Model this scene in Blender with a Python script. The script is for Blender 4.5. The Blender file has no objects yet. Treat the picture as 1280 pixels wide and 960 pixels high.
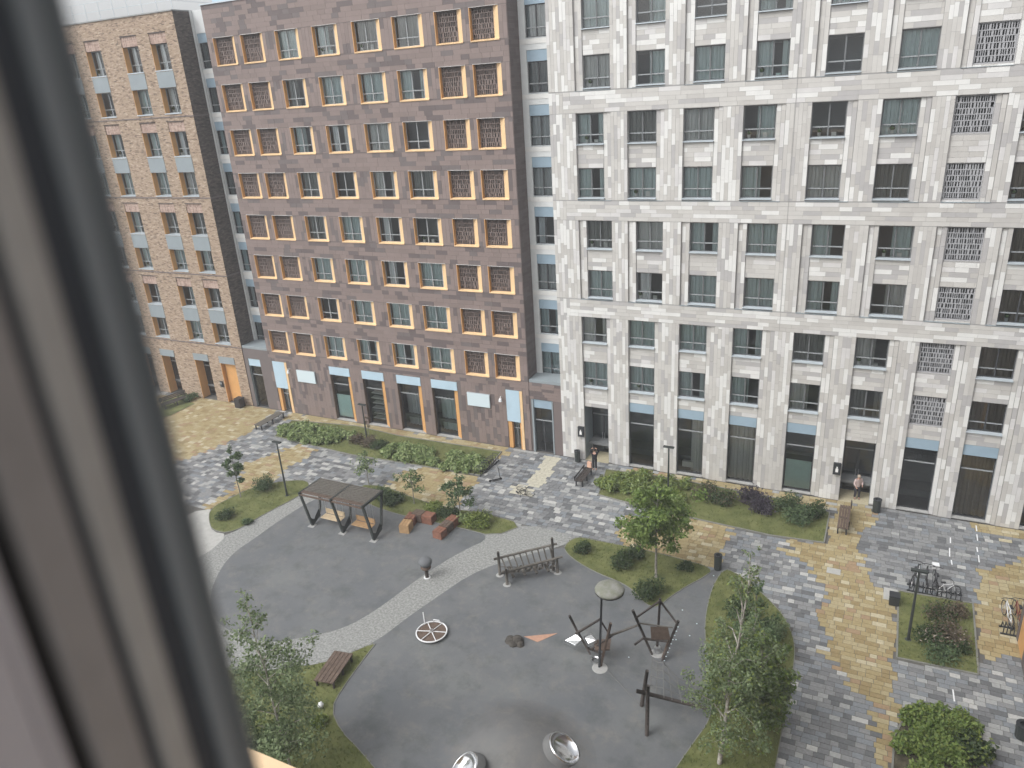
import bpy, math, random
import numpy as np
from mathutils import Vector, Matrix

# ------------------------------------------------------------------ camera, world, sun, exposure
scn = bpy.context.scene
COL = scn.collection
R_ = Vector((0.89840674, 0.43476185, -0.06202795))
U_ = Vector((-0.10908892, 0.35774206, 0.92742667))
W_ = Vector((-0.42539974, 0.82643981, -0.36882558))
CAM = Vector((0, -42.15248, 23.70301))
FPX = 938.5856
cam_d = bpy.data.cameras.new('camera')
cam_d.sensor_width = 36.0
cam_d.lens = FPX / 1280 * 36
cam_d.clip_start = 0.02
cam_d.clip_end = 2000
cam_d.dof.use_dof = True
cam_d.dof.focus_distance = 40
cam_d.dof.aperture_fstop = 2.0
cam = bpy.data.objects.new('camera', cam_d)
COL.objects.link(cam)
m4 = Matrix((R_, U_, -W_)).transposed().to_4x4()
m4.translation = CAM
cam.matrix_world = m4
scn.camera = cam

SUN_EL, SUN_AZ = math.radians(48), math.radians(215)
world = bpy.data.worlds.new('World')
scn.world = world
world.use_nodes = True
wn = world.node_tree
wn.nodes.clear()
sky = wn.nodes.new('ShaderNodeTexSky')
sky.sky_type = 'NISHITA'
sky.sun_disc = False
sky.sun_elevation = SUN_EL
sky.sun_rotation = SUN_AZ
sky.air_density = 1.0
sky.dust_density = 4.0
sky.ozone_density = 1.0
hs = wn.nodes.new('ShaderNodeHueSaturation')
hs.inputs['Saturation'].default_value = 0.12
bg = wn.nodes.new('ShaderNodeBackground')
bg.inputs['Strength'].default_value = 0.15
wo = wn.nodes.new('ShaderNodeOutputWorld')
wn.links.new(sky.outputs[0], hs.inputs['Color'])
wn.links.new(hs.outputs[0], bg.inputs['Color'])
wn.links.new(bg.outputs[0], wo.inputs['Surface'])

sl = bpy.data.lights.new('sun', 'SUN')
sl.energy = 0.55
sl.angle = math.radians(45)
sl.color = (1.0, 0.98, 0.95)
sun = bpy.data.objects.new('sun', sl)
COL.objects.link(sun)
sun.rotation_euler = (math.pi / 2 - SUN_EL, 0, math.pi - SUN_AZ)
scn.view_settings.view_transform = 'Standard'
scn.view_settings.look = 'None'
scn.view_settings.exposure = 0.68
scn.view_settings.gamma = 1.0

VEIL_HAZE = 0.0014  # density of the volume added for the window glass veil
rnd = random.Random(7)
rng = np.random.default_rng(5)


def at(px, py, z=0.0):
    """world point at height z seen at pixel px,py of the 1280x960 photograph"""
    d = R_ * ((px - 640) / FPX) + U_ * ((480 - py) / FPX) + W_
    t = (z - CAM.z) / d.z
    return CAM + d * t


# ------------------------------------------------------------------ materials
MAT = {}


def mat(name, col, rough=0.8, var=0.0, scale=3.0, bump=0.0, bscale=40.0, metal=0.0, col2=None, detail=4.0, spec=0.4):
    if name in MAT:
        return MAT[name]
    m = bpy.data.materials.new(name)
    m.use_nodes = True
    nt = m.node_tree
    b = nt.nodes['Principled BSDF']
    b.inputs['Base Color'].default_value = (*col, 1)
    b.inputs['Roughness'].default_value = rough
    b.inputs['Metallic'].default_value = metal
    b.inputs['Specular IOR Level'].default_value = spec
    tc = nt.nodes.new('ShaderNodeNewGeometry')
    if var > 0 or col2:
        n = nt.nodes.new('ShaderNodeTexNoise')
        n.inputs['Scale'].default_value = scale
        n.inputs['Detail'].default_value = detail
        n.inputs['Roughness'].default_value = 0.65
        r = nt.nodes.new('ShaderNodeValToRGB')
        c2 = col2 if col2 else tuple(min(1, c * (1 + var)) for c in col)
        c1 = col if col2 else tuple(c * (1 - var) for c in col)
        r.color_ramp.elements[0].position = 0.32
        r.color_ramp.elements[1].position = 0.68
        r.color_ramp.elements[0].color = (*c1, 1)
        r.color_ramp.elements[1].color = (*c2, 1)
        nt.links.new(tc.outputs['Position'], n.inputs['Vector'])
        nt.links.new(n.outputs['Fac'], r.inputs['Fac'])
        nt.links.new(r.outputs['Color'], b.inputs['Base Color'])
    if bump > 0:
        n2 = nt.nodes.new('ShaderNodeTexNoise')
        n2.inputs['Scale'].default_value = bscale
        n2.inputs['Detail'].default_value = 3
        bm = nt.nodes.new('ShaderNodeBump')
        bm.inputs['Strength'].default_value = bump
        bm.inputs['Distance'].default_value = 0.02
        nt.links.new(tc.outputs['Position'], n2.inputs['Vector'])
        nt.links.new(n2.outputs['Fac'], bm.inputs['Height'])
        nt.links.new(bm.outputs['Normal'], b.inputs['Normal'])
    MAT[name] = m
    return m


def brick_mat(name, ramp, mortar, bw=0.26, rh=0.077, axis='x'):
    m = bpy.data.materials.new(name)
    m.use_nodes = True
    nt = m.node_tree
    b = nt.nodes['Principled BSDF']
    b.inputs['Roughness'].default_value = 0.9
    g = nt.nodes.new('ShaderNodeNewGeometry')
    sp = nt.nodes.new('ShaderNodeSeparateXYZ')
    cb = nt.nodes.new('ShaderNodeCombineXYZ')
    nt.links.new(g.outputs['Position'], sp.inputs[0])
    nt.links.new(sp.outputs['X' if axis == 'x' else 'Y'], cb.inputs['X'])
    nt.links.new(sp.outputs['Z'], cb.inputs['Y'])
    br = nt.nodes.new('ShaderNodeTexBrick')
    br.inputs['Scale'].default_value = 1.0
    br.inputs['Brick Width'].default_value = bw
    br.inputs['Row Height'].default_value = rh
    br.inputs['Mortar Size'].default_value = 0.008
    br.inputs['Color1'].default_value = (0, 0, 0, 1)
    br.inputs['Color2'].default_value = (1, 1, 1, 1)
    br.inputs['Mortar'].default_value = (0, 0, 0, 1)
    nt.links.new(cb.outputs[0], br.inputs['Vector'])
    # slow noise pushes groups of bricks towards darker or paler firing
    n = nt.nodes.new('ShaderNodeTexNoise')
    n.inputs['Scale'].default_value = 2.2
    n.inputs['Detail'].default_value = 5
    n.inputs['Roughness'].default_value = 0.8
    mp = nt.nodes.new('ShaderNodeMapping')
    mp.inputs['Scale'].default_value = (1, 2.4, 1)
    nt.links.new(cb.outputs[0], mp.inputs['Vector'])
    nt.links.new(mp.outputs[0], n.inputs['Vector'])
    ad = nt.nodes.new('ShaderNodeMath'); ad.operation = 'MULTIPLY_ADD'
    ad.inputs[1].default_value = 0.55
    nt.links.new(br.outputs['Color'], ad.inputs[0])
    mu = nt.nodes.new('ShaderNodeMath'); mu.operation = 'MULTIPLY_ADD'
    mu.inputs[1].default_value = 2.3; mu.inputs[2].default_value = -0.92
    nt.links.new(n.outputs['Fac'], mu.inputs[0])
    nt.links.new(mu.outputs[0], ad.inputs[2])
    r = nt.nodes.new('ShaderNodeValToRGB')
    e = r.color_ramp.elements
    while len(e) < len(ramp):
        e.new(0.5)
    for i, (p, c) in enumerate(ramp):
        e[i].position = p
        e[i].color = (*c, 1)
    nt.links.new(ad.outputs[0], r.inputs['Fac'])
    mx = nt.nodes.new('ShaderNodeMixRGB')
    mx.inputs['Color2'].default_value = (*mortar, 1)
    nt.links.new(br.outputs['Fac'], mx.inputs['Fac'])
    nt.links.new(r.outputs['Color'], mx.inputs['Color1'])
    nt.links.new(mx.outputs[0], b.inputs['Base Color'])
    bm = nt.nodes.new('ShaderNodeBump')
    bm.inputs['Strength'].default_value = 0.6
    bm.inputs['Distance'].default_value = 0.03
    nt.links.new(ad.outputs[0], bm.inputs['Height'])
    nt.links.new(bm.outputs['Normal'], b.inputs['Normal'])
    MAT[name] = m
    return m


def glass_mat(name, tint=(0.62, 0.72, 0.72), refl=1.0):
    m = bpy.data.materials.new(name)
    m.use_nodes = True
    nt = m.node_tree
    nt.nodes.clear()
    o = nt.nodes.new('ShaderNodeOutputMaterial')
    t = nt.nodes.new('ShaderNodeBsdfTransparent')
    t.inputs['Color'].default_value = (*tint, 1)
    g = nt.nodes.new('ShaderNodeBsdfGlossy')
    g.inputs['Roughness'].default_value = 0.03
    g.inputs['Color'].default_value = (refl, refl, refl, 1)
    f = nt.nodes.new('ShaderNodeFresnel')
    f.inputs['IOR'].default_value = 1.75
    mx = nt.nodes.new('ShaderNodeMixShader')
    nt.links.new(f.outputs[0], mx.inputs[0])
    nt.links.new(t.outputs[0], mx.inputs[1])
    nt.links.new(g.outputs[0], mx.inputs[2])
    nt.links.new(mx.outputs[0], o.inputs[0])
    MAT[name] = m
    return m


def leaf_mat(name, c1, c2):
    m = bpy.data.materials.new(name)
    m.use_nodes = True
    nt = m.node_tree
    b = nt.nodes['Principled BSDF']
    b.inputs['Roughness'].default_value = 0.55
    b.inputs['Specular IOR Level'].default_value = 0.35
    g = nt.nodes.new('ShaderNodeNewGeometry')
    r = nt.nodes.new('ShaderNodeValToRGB')
    r.color_ramp.elements[0].color = (*c1, 1)
    r.color_ramp.elements[1].color = (*c2, 1)
    nt.links.new(g.outputs['Random Per Island'], r.inputs['Fac'])
    nt.links.new(r.outputs['Color'], b.inputs['Base Color'])
    t = nt.nodes.new('ShaderNodeBsdfTranslucent')
    nt.links.new(r.outputs['Color'], t.inputs['Color'])
    mx = nt.nodes.new('ShaderNodeMixShader')
    mx.inputs[0].default_value = 0.3
    o = nt.nodes['Material Output']
    nt.links.new(b.outputs[0], mx.inputs[1])
    nt.links.new(t.outputs[0], mx.inputs[2])
    nt.links.new(mx.outputs[0], o.inputs[0])
    MAT[name] = m
    return m


# white building tile glazes
mat('tile_greige', (0.555, 0.542, 0.515), 0.6, 0.05, 1.5)
mat('tile_greige_b', (0.505, 0.49, 0.465), 0.6, 0.05, 1.5)
mat('tile_grey', (0.44, 0.43, 0.425), 0.6, 0.05, 1.5)
mat('tile_white', (0.71, 0.71, 0.69), 0.5, 0.05, 1.5)
mat('tile_pale', (0.62, 0.61, 0.60), 0.5, 0.06, 1.5)
mat('joint_grey', (0.36, 0.355, 0.35), 0.9)
# brown building tile glazes
mat('tile_mauve', (0.238, 0.186, 0.171), 0.6, 0.05, 1.2)
mat('tile_mauve_b', (0.216, 0.169, 0.155), 0.6, 0.05, 1.2)
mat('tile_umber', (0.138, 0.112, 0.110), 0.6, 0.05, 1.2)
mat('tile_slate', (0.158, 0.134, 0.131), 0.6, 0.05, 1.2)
mat('joint_brown', (0.17, 0.14, 0.135), 0.9)
mat('orange_metal', (0.64, 0.35, 0.135), 0.45, 0.06, 2.0)
mat('pale_orange_metal', (0.80, 0.56, 0.32), 0.42, 0.05, 2.0)
mat('blue_grey_panel', (0.30, 0.40, 0.48), 0.4, 0.06, 1.0)
mat('sky_blue_panel', (0.46, 0.60, 0.70), 0.35, 0.05, 1.0)
mat('white_sign', (0.62, 0.72, 0.76), 0.4)
mat('grey_panel', (0.27, 0.31, 0.33), 0.5, 0.06, 1.0)
mat('sill_metal', (0.52, 0.58, 0.62), 0.35, metal=0.2)
mat('window_frame_grey', (0.15, 0.16, 0.165), 0.45)
mat('window_frame_mid', (0.30, 0.32, 0.33), 0.45)
mat('window_frame_dark', (0.06, 0.064, 0.068), 0.45)
mat('room_dark', (0.19, 0.197, 0.20), 0.9)
mat('curtain_teal', (0.58, 0.67, 0.67), 0.9)
mat('curtain_grey', (0.62, 0.63, 0.62), 0.9)
mat('curtain_dark', (0.28, 0.29, 0.28), 0.9)
mat('curtain_white', (0.75, 0.77, 0.78), 0.9)
mat('curtain_brown', (0.34, 0.29, 0.22), 0.9)
mat('white_render', (0.66, 0.68, 0.68), 0.7, 0.05, 2.0)
mat('grille_mauve', (0.165, 0.128, 0.115), 0.6)
mat('grille_grey', (0.36, 0.365, 0.38), 0.5)
mat('beige_metal', (0.72, 0.53, 0.33), 0.5, 0.05, 3.0)
mat('roof_grey', (0.30, 0.31, 0.31), 0.8, 0.1, 1.0)
mat('concrete', (0.38, 0.38, 0.37), 0.9, 0.12, 6.0, 0.3, 60)
# paving
PG = [('paver_dark', (0.135, 0.140, 0.145)), ('paver_charcoal', (0.185, 0.190, 0.195)), ('paver_mid', (0.240, 0.245, 0.247)),
      ('paver_blue', (0.215, 0.232, 0.248)), ('paver_light', (0.34, 0.345, 0.34)), ('paver_white', (0.45, 0.45, 0.435))]
PY = [('paver_straw', (0.345, 0.280, 0.150)), ('paver_sand', (0.385, 0.325, 0.195)), ('paver_ochre', (0.290, 0.225, 0.115)),
      ('paver_cream', (0.47, 0.42, 0.29)), ('paver_rust', (0.330, 0.235, 0.145))]
for n_, c_ in PG + PY:
    mat(n_, c_, 0.85, 0.14, 9.0, 0.25, 60)
mat('paver_bone', (0.50, 0.475, 0.385), 0.85, 0.1, 5.0)
mat('joint_sand', (0.13, 0.125, 0.115), 1.0)
mat('rubber', (0.150, 0.158, 0.166), 0.85, 0.13, 0.35, 0.3, 90, detail=8)
mat('rubber_worn', (0.115, 0.118, 0.120), 0.85, col2=(0.215, 0.185, 0.160), scale=1.6, bump=0.3, bscale=90, detail=8)
mat('rubber_orange', (0.46, 0.27, 0.19), 0.85, 0.1, 5)
mat('path_setts', (0.27, 0.275, 0.265), 0.9, 0.38, 9.0, 0.4, 50, detail=8)
mat('path_pale', (0.42, 0.42, 0.40), 0.9, 0.10, 3.0)
mat('kerb', (0.22, 0.22, 0.20), 0.9, 0.1, 4)
mat('lawn', (0.080, 0.100, 0.028), 0.95, col2=(0.185, 0.195, 0.075), scale=1.1, bump=0.8, bscale=30, detail=8)
mat('soil', (0.085, 0.075, 0.050), 1.0, 0.4, 5.0, 0.5, 30)
mat('timber_dark', (0.060, 0.050, 0.045), 0.8, 0.3, 6.0, 0.3, 50)
mat('timber_brown', (0.125, 0.090, 0.070), 0.8, 0.25, 6.0, 0.3, 50)
mat('timber_grey', (0.125, 0.115, 0.100), 0.85, 0.25, 6.0, 0.3, 50)
mat('timber_red', (0.225, 0.105, 0.070), 0.8, 0.25, 4.0)
mat('timber_orange', (0.42, 0.27, 0.14), 0.7, 0.12, 4.0)
mat('timber_pale', (0.56, 0.45, 0.30), 0.7, 0.12, 4.0)
mat('black_metal', (0.030, 0.033, 0.037), 0.5)
mat('green_black_metal', (0.038, 0.045, 0.043), 0.5)
mat('steel', (0.75, 0.76, 0.77), 0.18, metal=1.0)
mat('brushed_steel', (0.62, 0.63, 0.64), 0.35, metal=1.0)
mat('white_paint', (0.78, 0.79, 0.80), 0.45)
mat('stone_disc', (0.27, 0.27, 0.25), 0.8, col2=(0.17, 0.18, 0.13), scale=3.0)
mat('rock', (0.075, 0.068, 0.060), 0.95, 0.35, 4.0, 0.6, 20)
mat('rope', (0.16, 0.16, 0.155), 0.9)
mat('bark_grey', (0.22, 0.205, 0.18), 0.9, 0.25, 8.0)
mat('bark_birch', (0.50, 0.48, 0.43), 0.9, col2=(0.16, 0.14, 0.12), scale=5.0)
mat('skin', (0.52, 0.32, 0.24), 0.6)
mat('cloth_black', (0.018, 0.018, 0.022), 0.9)
mat('cloth_pink', (0.55, 0.44, 0.42), 0.9)
mat('cloth_dark', (0.035, 0.035, 0.042), 0.9)
mat('hair_dark', (0.03, 0.02, 0.015), 0.8)
mat('hair_fair', (0.45, 0.37, 0.30), 0.8)
mat('peach_cloth', (0.70, 0.44, 0.32), 0.8)
mat('tyre', (0.02, 0.02, 0.02), 0.9)
mat('bike_black', (0.03, 0.03, 0.035), 0.35)
mat('bike_white', (0.75, 0.76, 0.78), 0.35)
mat('bike_red', (0.22, 0.05, 0.04), 0.35)
mat('teal_poster', (0.70, 0.86, 0.83), 0.5, 0.05, 2.0)
mat('paper_white', (0.80, 0.80, 0.78), 0.6)
mat('anthracite', (0.10, 0.115, 0.122), 0.55, 0.04, 20.0)
mat('anthracite_pale', (0.19, 0.21, 0.22), 0.5)
mat('gasket', (0.010, 0.011, 0.013), 0.7)
mat('gasket_blue', (0.045, 0.052, 0.062), 0.7)
mat('pvc_beige', (0.27, 0.255, 0.245), 0.5, 0.12, 9.0)
mat('pvc_greige', (0.35, 0.34, 0.32), 0.5, 0.12, 9.0)
mat('pvc_mauve', (0.44, 0.42, 0.435), 0.5, 0.06, 12.0)
brick_mat('buff_brick', [(0.08, (0.10, 0.068, 0.052)), (0.28, (0.27, 0.185, 0.130)), (0.50, (0.43, 0.325, 0.225)), (0.70, (0.40, 0.285, 0.215)), (0.95, (0.60, 0.50, 0.38))], (0.30, 0.25, 0.20))
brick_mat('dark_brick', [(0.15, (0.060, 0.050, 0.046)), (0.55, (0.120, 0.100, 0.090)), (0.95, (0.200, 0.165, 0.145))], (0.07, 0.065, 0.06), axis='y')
brick_mat('pink_brick', [(0.15, (0.26, 0.17, 0.14)), (0.5, (0.46, 0.33, 0.27)), (0.95, (0.58, 0.45, 0.38))], (0.25, 0.19, 0.16), bw=0.09, rh=0.5)
glass_mat('glass', (0.92, 0.96, 0.965))
glass_mat('glass_dark', (0.78, 0.84, 0.87))
def rubber_mat(name, wear_at=None):
    m = bpy.data.materials.new(name); m.use_nodes = True; nt = m.node_tree; b = nt.nodes['Principled BSDF']
    b.inputs['Roughness'].default_value = .86
    g = nt.nodes.new('ShaderNodeNewGeometry')
    def noise(sc, de, ro):
        n = nt.nodes.new('ShaderNodeTexNoise'); n.inputs['Scale'].default_value = sc; n.inputs['Detail'].default_value = de; n.inputs['Roughness'].default_value = ro
        nt.links.new(g.outputs['Position'], n.inputs['Vector']); return n
    def ramp(n, els):
        r = nt.nodes.new('ShaderNodeValToRGB'); e = r.color_ramp.elements
        while len(e) < len(els): e.new(.5)
        for i, (p, c) in enumerate(els): e[i].position = p; e[i].color = (*c, 1)
        nt.links.new(n, r.inputs['Fac']); return r.outputs['Color']
    base = ramp(noise(.32, 6, .6).outputs['Fac'], [(.30, (.118, .128, .138)), (.5, (.140, .147, .154)), (.70, (.168, .176, .176))])
    def mix(a, bcol, fac):
        x = nt.nodes.new('ShaderNodeMixRGB'); nt.links.new(fac, x.inputs['Fac']); nt.links.new(a, x.inputs['Color1']); x.inputs['Color2'].default_value = (*bcol, 1); return x.outputs[0]
    dust = ramp(noise(1.1, 10, .78).outputs['Fac'], [(.50, (0, 0, 0)), (.68, (.6, .6, .6))])
    damp = ramp(noise(.75, 9, .7).outputs['Fac'], [(.34, (.65, .65, .65)), (.50, (0, 0, 0))])
    grit = ramp(noise(34, 3, .7).outputs['Fac'], [(.58, (0, 0, 0)), (.75, (.35, .35, .35))])
    c = mix(base, (.215, .205, .185), dust); c = mix(c, (.088, .098, .098), damp); c = mix(c, (.24, .24, .23), grit)
    if wear_at is not None:
        vm = nt.nodes.new('ShaderNodeVectorMath'); vm.operation = 'DISTANCE'; vm.inputs[1].default_value = wear_at
        nt.links.new(g.outputs['Position'], vm.inputs[0])
        ma = nt.nodes.new('ShaderNodeMath'); ma.operation = 'MULTIPLY_ADD'; ma.inputs[1].default_value = -6.0
        nt.links.new(noise(2.6, 12, .85).outputs['Fac'], ma.inputs[0]); nt.links.new(vm.outputs['Value'], ma.inputs[2])
        w = ramp(ma.outputs[0], [(.0, (.22, .22, .22)), (.3, (0, 0, 0))])
        c = mix(c, (.185, .165, .150), w)
    nt.links.new(c, b.inputs['Base Color'])
    bm = nt.nodes.new('ShaderNodeBump'); bm.inputs['Strength'].default_value = .4; bm.inputs['Distance'].default_value = .02
    nt.links.new(noise(70, 3, .6).outputs['Fac'], bm.inputs['Height']); nt.links.new(bm.outputs['Normal'], b.inputs['Normal'])
    MAT[name] = m


rubber_mat('rubber_field')
rubber_mat('mound_rubber', (-10.4, -23.5, -1.6))
LEAF = {
    'maple': leaf_mat('leaf_maple', (0.080, 0.140, 0.030), (0.245, 0.325, 0.095)),
    'birch': leaf_mat('leaf_birch', (0.095, 0.145, 0.065), (0.260, 0.320, 0.170)),
    'young': leaf_mat('leaf_young', (0.055, 0.100, 0.045), (0.155, 0.215, 0.100)),
    'hosta': leaf_mat('leaf_hosta', (0.120, 0.190, 0.055), (0.380, 0.450, 0.210)),
    'lime': leaf_mat('leaf_lime', (0.110, 0.160, 0.030), (0.260, 0.310, 0.085)),
    'dark': leaf_mat('leaf_dark', (0.028, 0.055, 0.020), (0.085, 0.120, 0.045)),
    'bronze': leaf_mat('leaf_bronze', (0.085, 0.070, 0.048), (0.200, 0.160, 0.110)),
    'plum': leaf_mat('leaf_plum', (0.032, 0.026, 0.040), (0.105, 0.088, 0.115)),
    'flower': leaf_mat('leaf_flower', (0.30, 0.24, 0.20), (0.48, 0.42, 0.36)),
    'grass': leaf_mat('leaf_grass', (0.075, 0.105, 0.028), (0.215, 0.225, 0.085)),
}


# ------------------------------------------------------------------ mesh helpers
class MB:
    def __init__(s):
        s.v = []; s.f = []; s.mi = []; s.mats = []

    def slot(s, m):
        if m not in s.mats:
            s.mats.append(m)
        return s.mats.index(m)

    def face(s, pts, m):
        b = len(s.v)
        s.v.extend(tuple(p) for p in pts)
        s.f.append(tuple(range(b, b + len(pts))))
        s.mi.append(s.slot(m))

    def box(s, x0, x1, y0, y1, z0, z1, m, skip=''):
        b = len(s.v)
        s.v += [(x0, y0, z0), (x1, y0, z0), (x1, y1, z0), (x0, y1, z0), (x0, y0, z1), (x1, y0, z1), (x1, y1, z1), (x0, y1, z1)]
        k = s.slot(m)
        for key, q in (('f', (0, 1, 5, 4)), ('r', (1, 2, 6, 5)), ('b', (2, 3, 7, 6)), ('l', (3, 0, 4, 7)), ('t', (4, 5, 6, 7)), ('u', (3, 2, 1, 0))):
            if key not in skip:
                s.f.append(tuple(b + i for i in q))
                s.mi.append(k)

    def tube(s, pts, rad, m, n=8, cap=True):
        pts = [Vector(p) for p in pts]
        if not isinstance(rad, (list, tuple)):
            rad = [rad] * len(pts)
        b = len(s.v); k = s.slot(m)
        for i, p in enumerate(pts):
            if i == 0: d = pts[1] - pts[0]
            elif i == len(pts) - 1: d = pts[-1] - pts[-2]
            else: d = pts[i + 1] - pts[i - 1]
            d.normalize()
            a = Vector((0, 0, 1)) if abs(d.z) < 0.9 else Vector((1, 0, 0))
            e1 = d.cross(a).normalized(); e2 = d.cross(e1)
            for j in range(n):
                t = 2 * math.pi * j / n
                s.v.append(tuple(p + (e1 * math.cos(t) + e2 * math.sin(t)) * rad[i]))
        for i in range(len(pts) - 1):
            for j in range(n):
                a0 = b + i * n + j; a1 = b + i * n + (j + 1) % n
                s.f.append((a0, a1, a1 + n, a0 + n)); s.mi.append(k)
        if cap:
            s.f.append(tuple(b + j for j in range(n))); s.mi.append(k)
            e = b + (len(pts) - 1) * n
            s.f.append(tuple(e + j for j in reversed(range(n)))); s.mi.append(k)

    def beam(s, p, q, w, h, m):
        """square-section bar from p to q"""
        p, q = Vector(p), Vector(q)
        d = (q - p).normalized()
        a = Vector((0, 0, 1)) if abs(d.z) < 0.95 else Vector((1, 0, 0))
        e1 = d.cross(a).normalized() * w / 2; e2 = d.cross(e1).normalized() * h / 2
        b = len(s.v); k = s.slot(m)
        for c in (p, q):
            for sx, sy in ((-1, -1), (1, -1), (1, 1), (-1, 1)):
                s.v.append(tuple(c + e1 * sx + e2 * sy))
        for i in range(4):
            j = (i + 1) % 4
            s.f.append((b + i, b + j, b + 4 + j, b + 4 + i)); s.mi.append(k)
        s.f.append((b + 3, b + 2, b + 1, b)); s.mi.append(k)
        s.f.append((b + 4, b + 5, b + 6, b + 7)); s.mi.append(k)

    def lathe(s, prof, m, c=(0, 0, 0), n=20, axis=None):
        """prof = [(radius, height)], about z or a given axis through c"""
        c = Vector(c)
        ax = Vector(axis).normalized() if axis is not None else Vector((0, 0, 1))
        a = Vector((1, 0, 0)) if abs(ax.x) < 0.9 else Vector((0, 1, 0))
        e1 = ax.cross(a).normalized(); e2 = ax.cross(e1)
        b = len(s.v); k = s.slot(m)
        for r, h in prof:
            for j in range(n):
                t = 2 * math.pi * j / n
                s.v.append(tuple(c + ax * h + (e1 * math.cos(t) + e2 * math.sin(t)) * r))
        for i in range(len(prof) - 1):
            for j in range(n):
                a0 = b + i * n + j; a1 = b + i * n + (j + 1) % n
                s.f.append((a0, a1, a1 + n, a0 + n)); s.mi.append(k)

    def prism(s, pts, z0, z1, m, side=None):
        n = len(pts); b = len(s.v)
        s.v += [(p[0], p[1], z0) for p in pts] + [(p[0], p[1], z1) for p in pts]
        k = s.slot(m); k2 = s.slot(side or m)
        area = sum(pts[i][0] * pts[(i + 1) % n][1] - pts[(i + 1) % n][0] * pts[i][1] for i in range(n))
        top = [b + n + i for i in range(n)]
        if area < 0: top.reverse()
        s.f.append(tuple(top)); s.mi.append(k)
        for i in range(n):
            j = (i + 1) % n
            q = (b + i, b + j, b + n + j, b + n + i)
            s.f.append(q if area > 0 else q[::-1]); s.mi.append(k2)

    def mesh(s, name, smooth=False):
        me = bpy.data.meshes.new(name)
        me.from_pydata(s.v, [], s.f)
        for m in s.mats:
            me.materials.append(MAT[m] if isinstance(m, str) else m)
        if len(s.mats) > 1:
            me.polygons.foreach_set('material_index', s.mi)
        if smooth:
            me.polygons.foreach_set('use_smooth', [True] * len(s.f))
        me.update()
        return me

    def build(s, name, parent=None, smooth=False, **kw):
        return put(name, s.mesh(name, smooth), parent, **kw)


def put(name, me, parent=None, loc=None, rot=None, scale=None, kind=None, label=None):
    o = bpy.data.objects.new(name, me)
    COL.objects.link(o)
    if parent is not None: o.parent = parent
    if loc is not None: o.location = loc
    if rot is not None: o.rotation_euler = rot
    if scale is not None: o.scale = scale
    if kind: o['kind'] = kind
    if label: o['label'] = label
    return o


def tag(o, label, cat, group=None):
    o['label'] = label; o['category'] = cat
    if group: o['group'] = group
    return o


def thing(name, label, cat, loc=(0, 0, 0), rz=0.0, group=None):
    o = bpy.data.objects.new(name, None)
    o.empty_display_size = 0.3
    COL.objects.link(o)
    o.location = loc
    o.rotation_euler = (0, 0, rz)
    return tag(o, label, cat, group)


def dup(root, loc, rz, label, group=None, scale=None):
    r = root.copy(); COL.objects.link(r)
    r.location = loc; r.rotation_euler = (0, 0, rz)
    if scale: r.scale = (scale,) * 3
    r['label'] = label
    if group: r['group'] = group
    for ch in list(root.children):
        c = ch.copy(); COL.objects.link(c); c.parent = r
        for g in list(ch.children):
            d = g.copy(); COL.objects.link(d); d.parent = c
    return r


def wall_cut(mb, x0, x1, z0, z1, holes, y, m):
    """flat wall at y facing -y with rectangular holes (xa, xb, za, zb)"""
    hs_ = [(max(a, x0), min(b, x1), max(c, z0), min(d, z1)) for a, b, c, d in holes if b > x0 and a < x1 and d > z0 and c < z1]
    zs = sorted({z0, z1} | {h[2] for h in hs_} | {h[3] for h in hs_})
    for za, zb in zip(zs, zs[1:]):
        if zb - za < 1e-6: continue
        zm = (za + zb) / 2
        cur = x0
        for h in sorted(h for h in hs_ if h[2] < zm < h[3]):
            if h[0] > cur + 1e-6:
                mb.face([(cur, y, za), (h[0], y, za), (h[0], y, zb), (cur, y, zb)], m)
            cur = max(cur, h[1])
        if x1 > cur + 1e-6:
            mb.face([(cur, y, za), (x1, y, za), (x1, y, zb), (cur, y, zb)], m)


def reveal(mb, xa, xb, za, zb, y0, y1, m, left=None, bottom=True, top=True):
    mb.face([(xa, y0, za), (xa, y0, zb), (xa, y1, zb), (xa, y1, za)][::-1], left or m)
    mb.face([(xb, y0, za), (xb, y1, za), (xb, y1, zb), (xb, y0, zb)][::-1], m)
    if top: mb.face([(xa, y0, zb), (xb, y0, zb), (xb, y1, zb), (xa, y1, zb)][::-1], m)
    if bottom: mb.face([(xa, y0, za), (xa, y1, za), (xb, y1, za), (xb, y0, za)][::-1], m)


TILES = {}     # owner -> list of (dist, box tuple, material)


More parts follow.
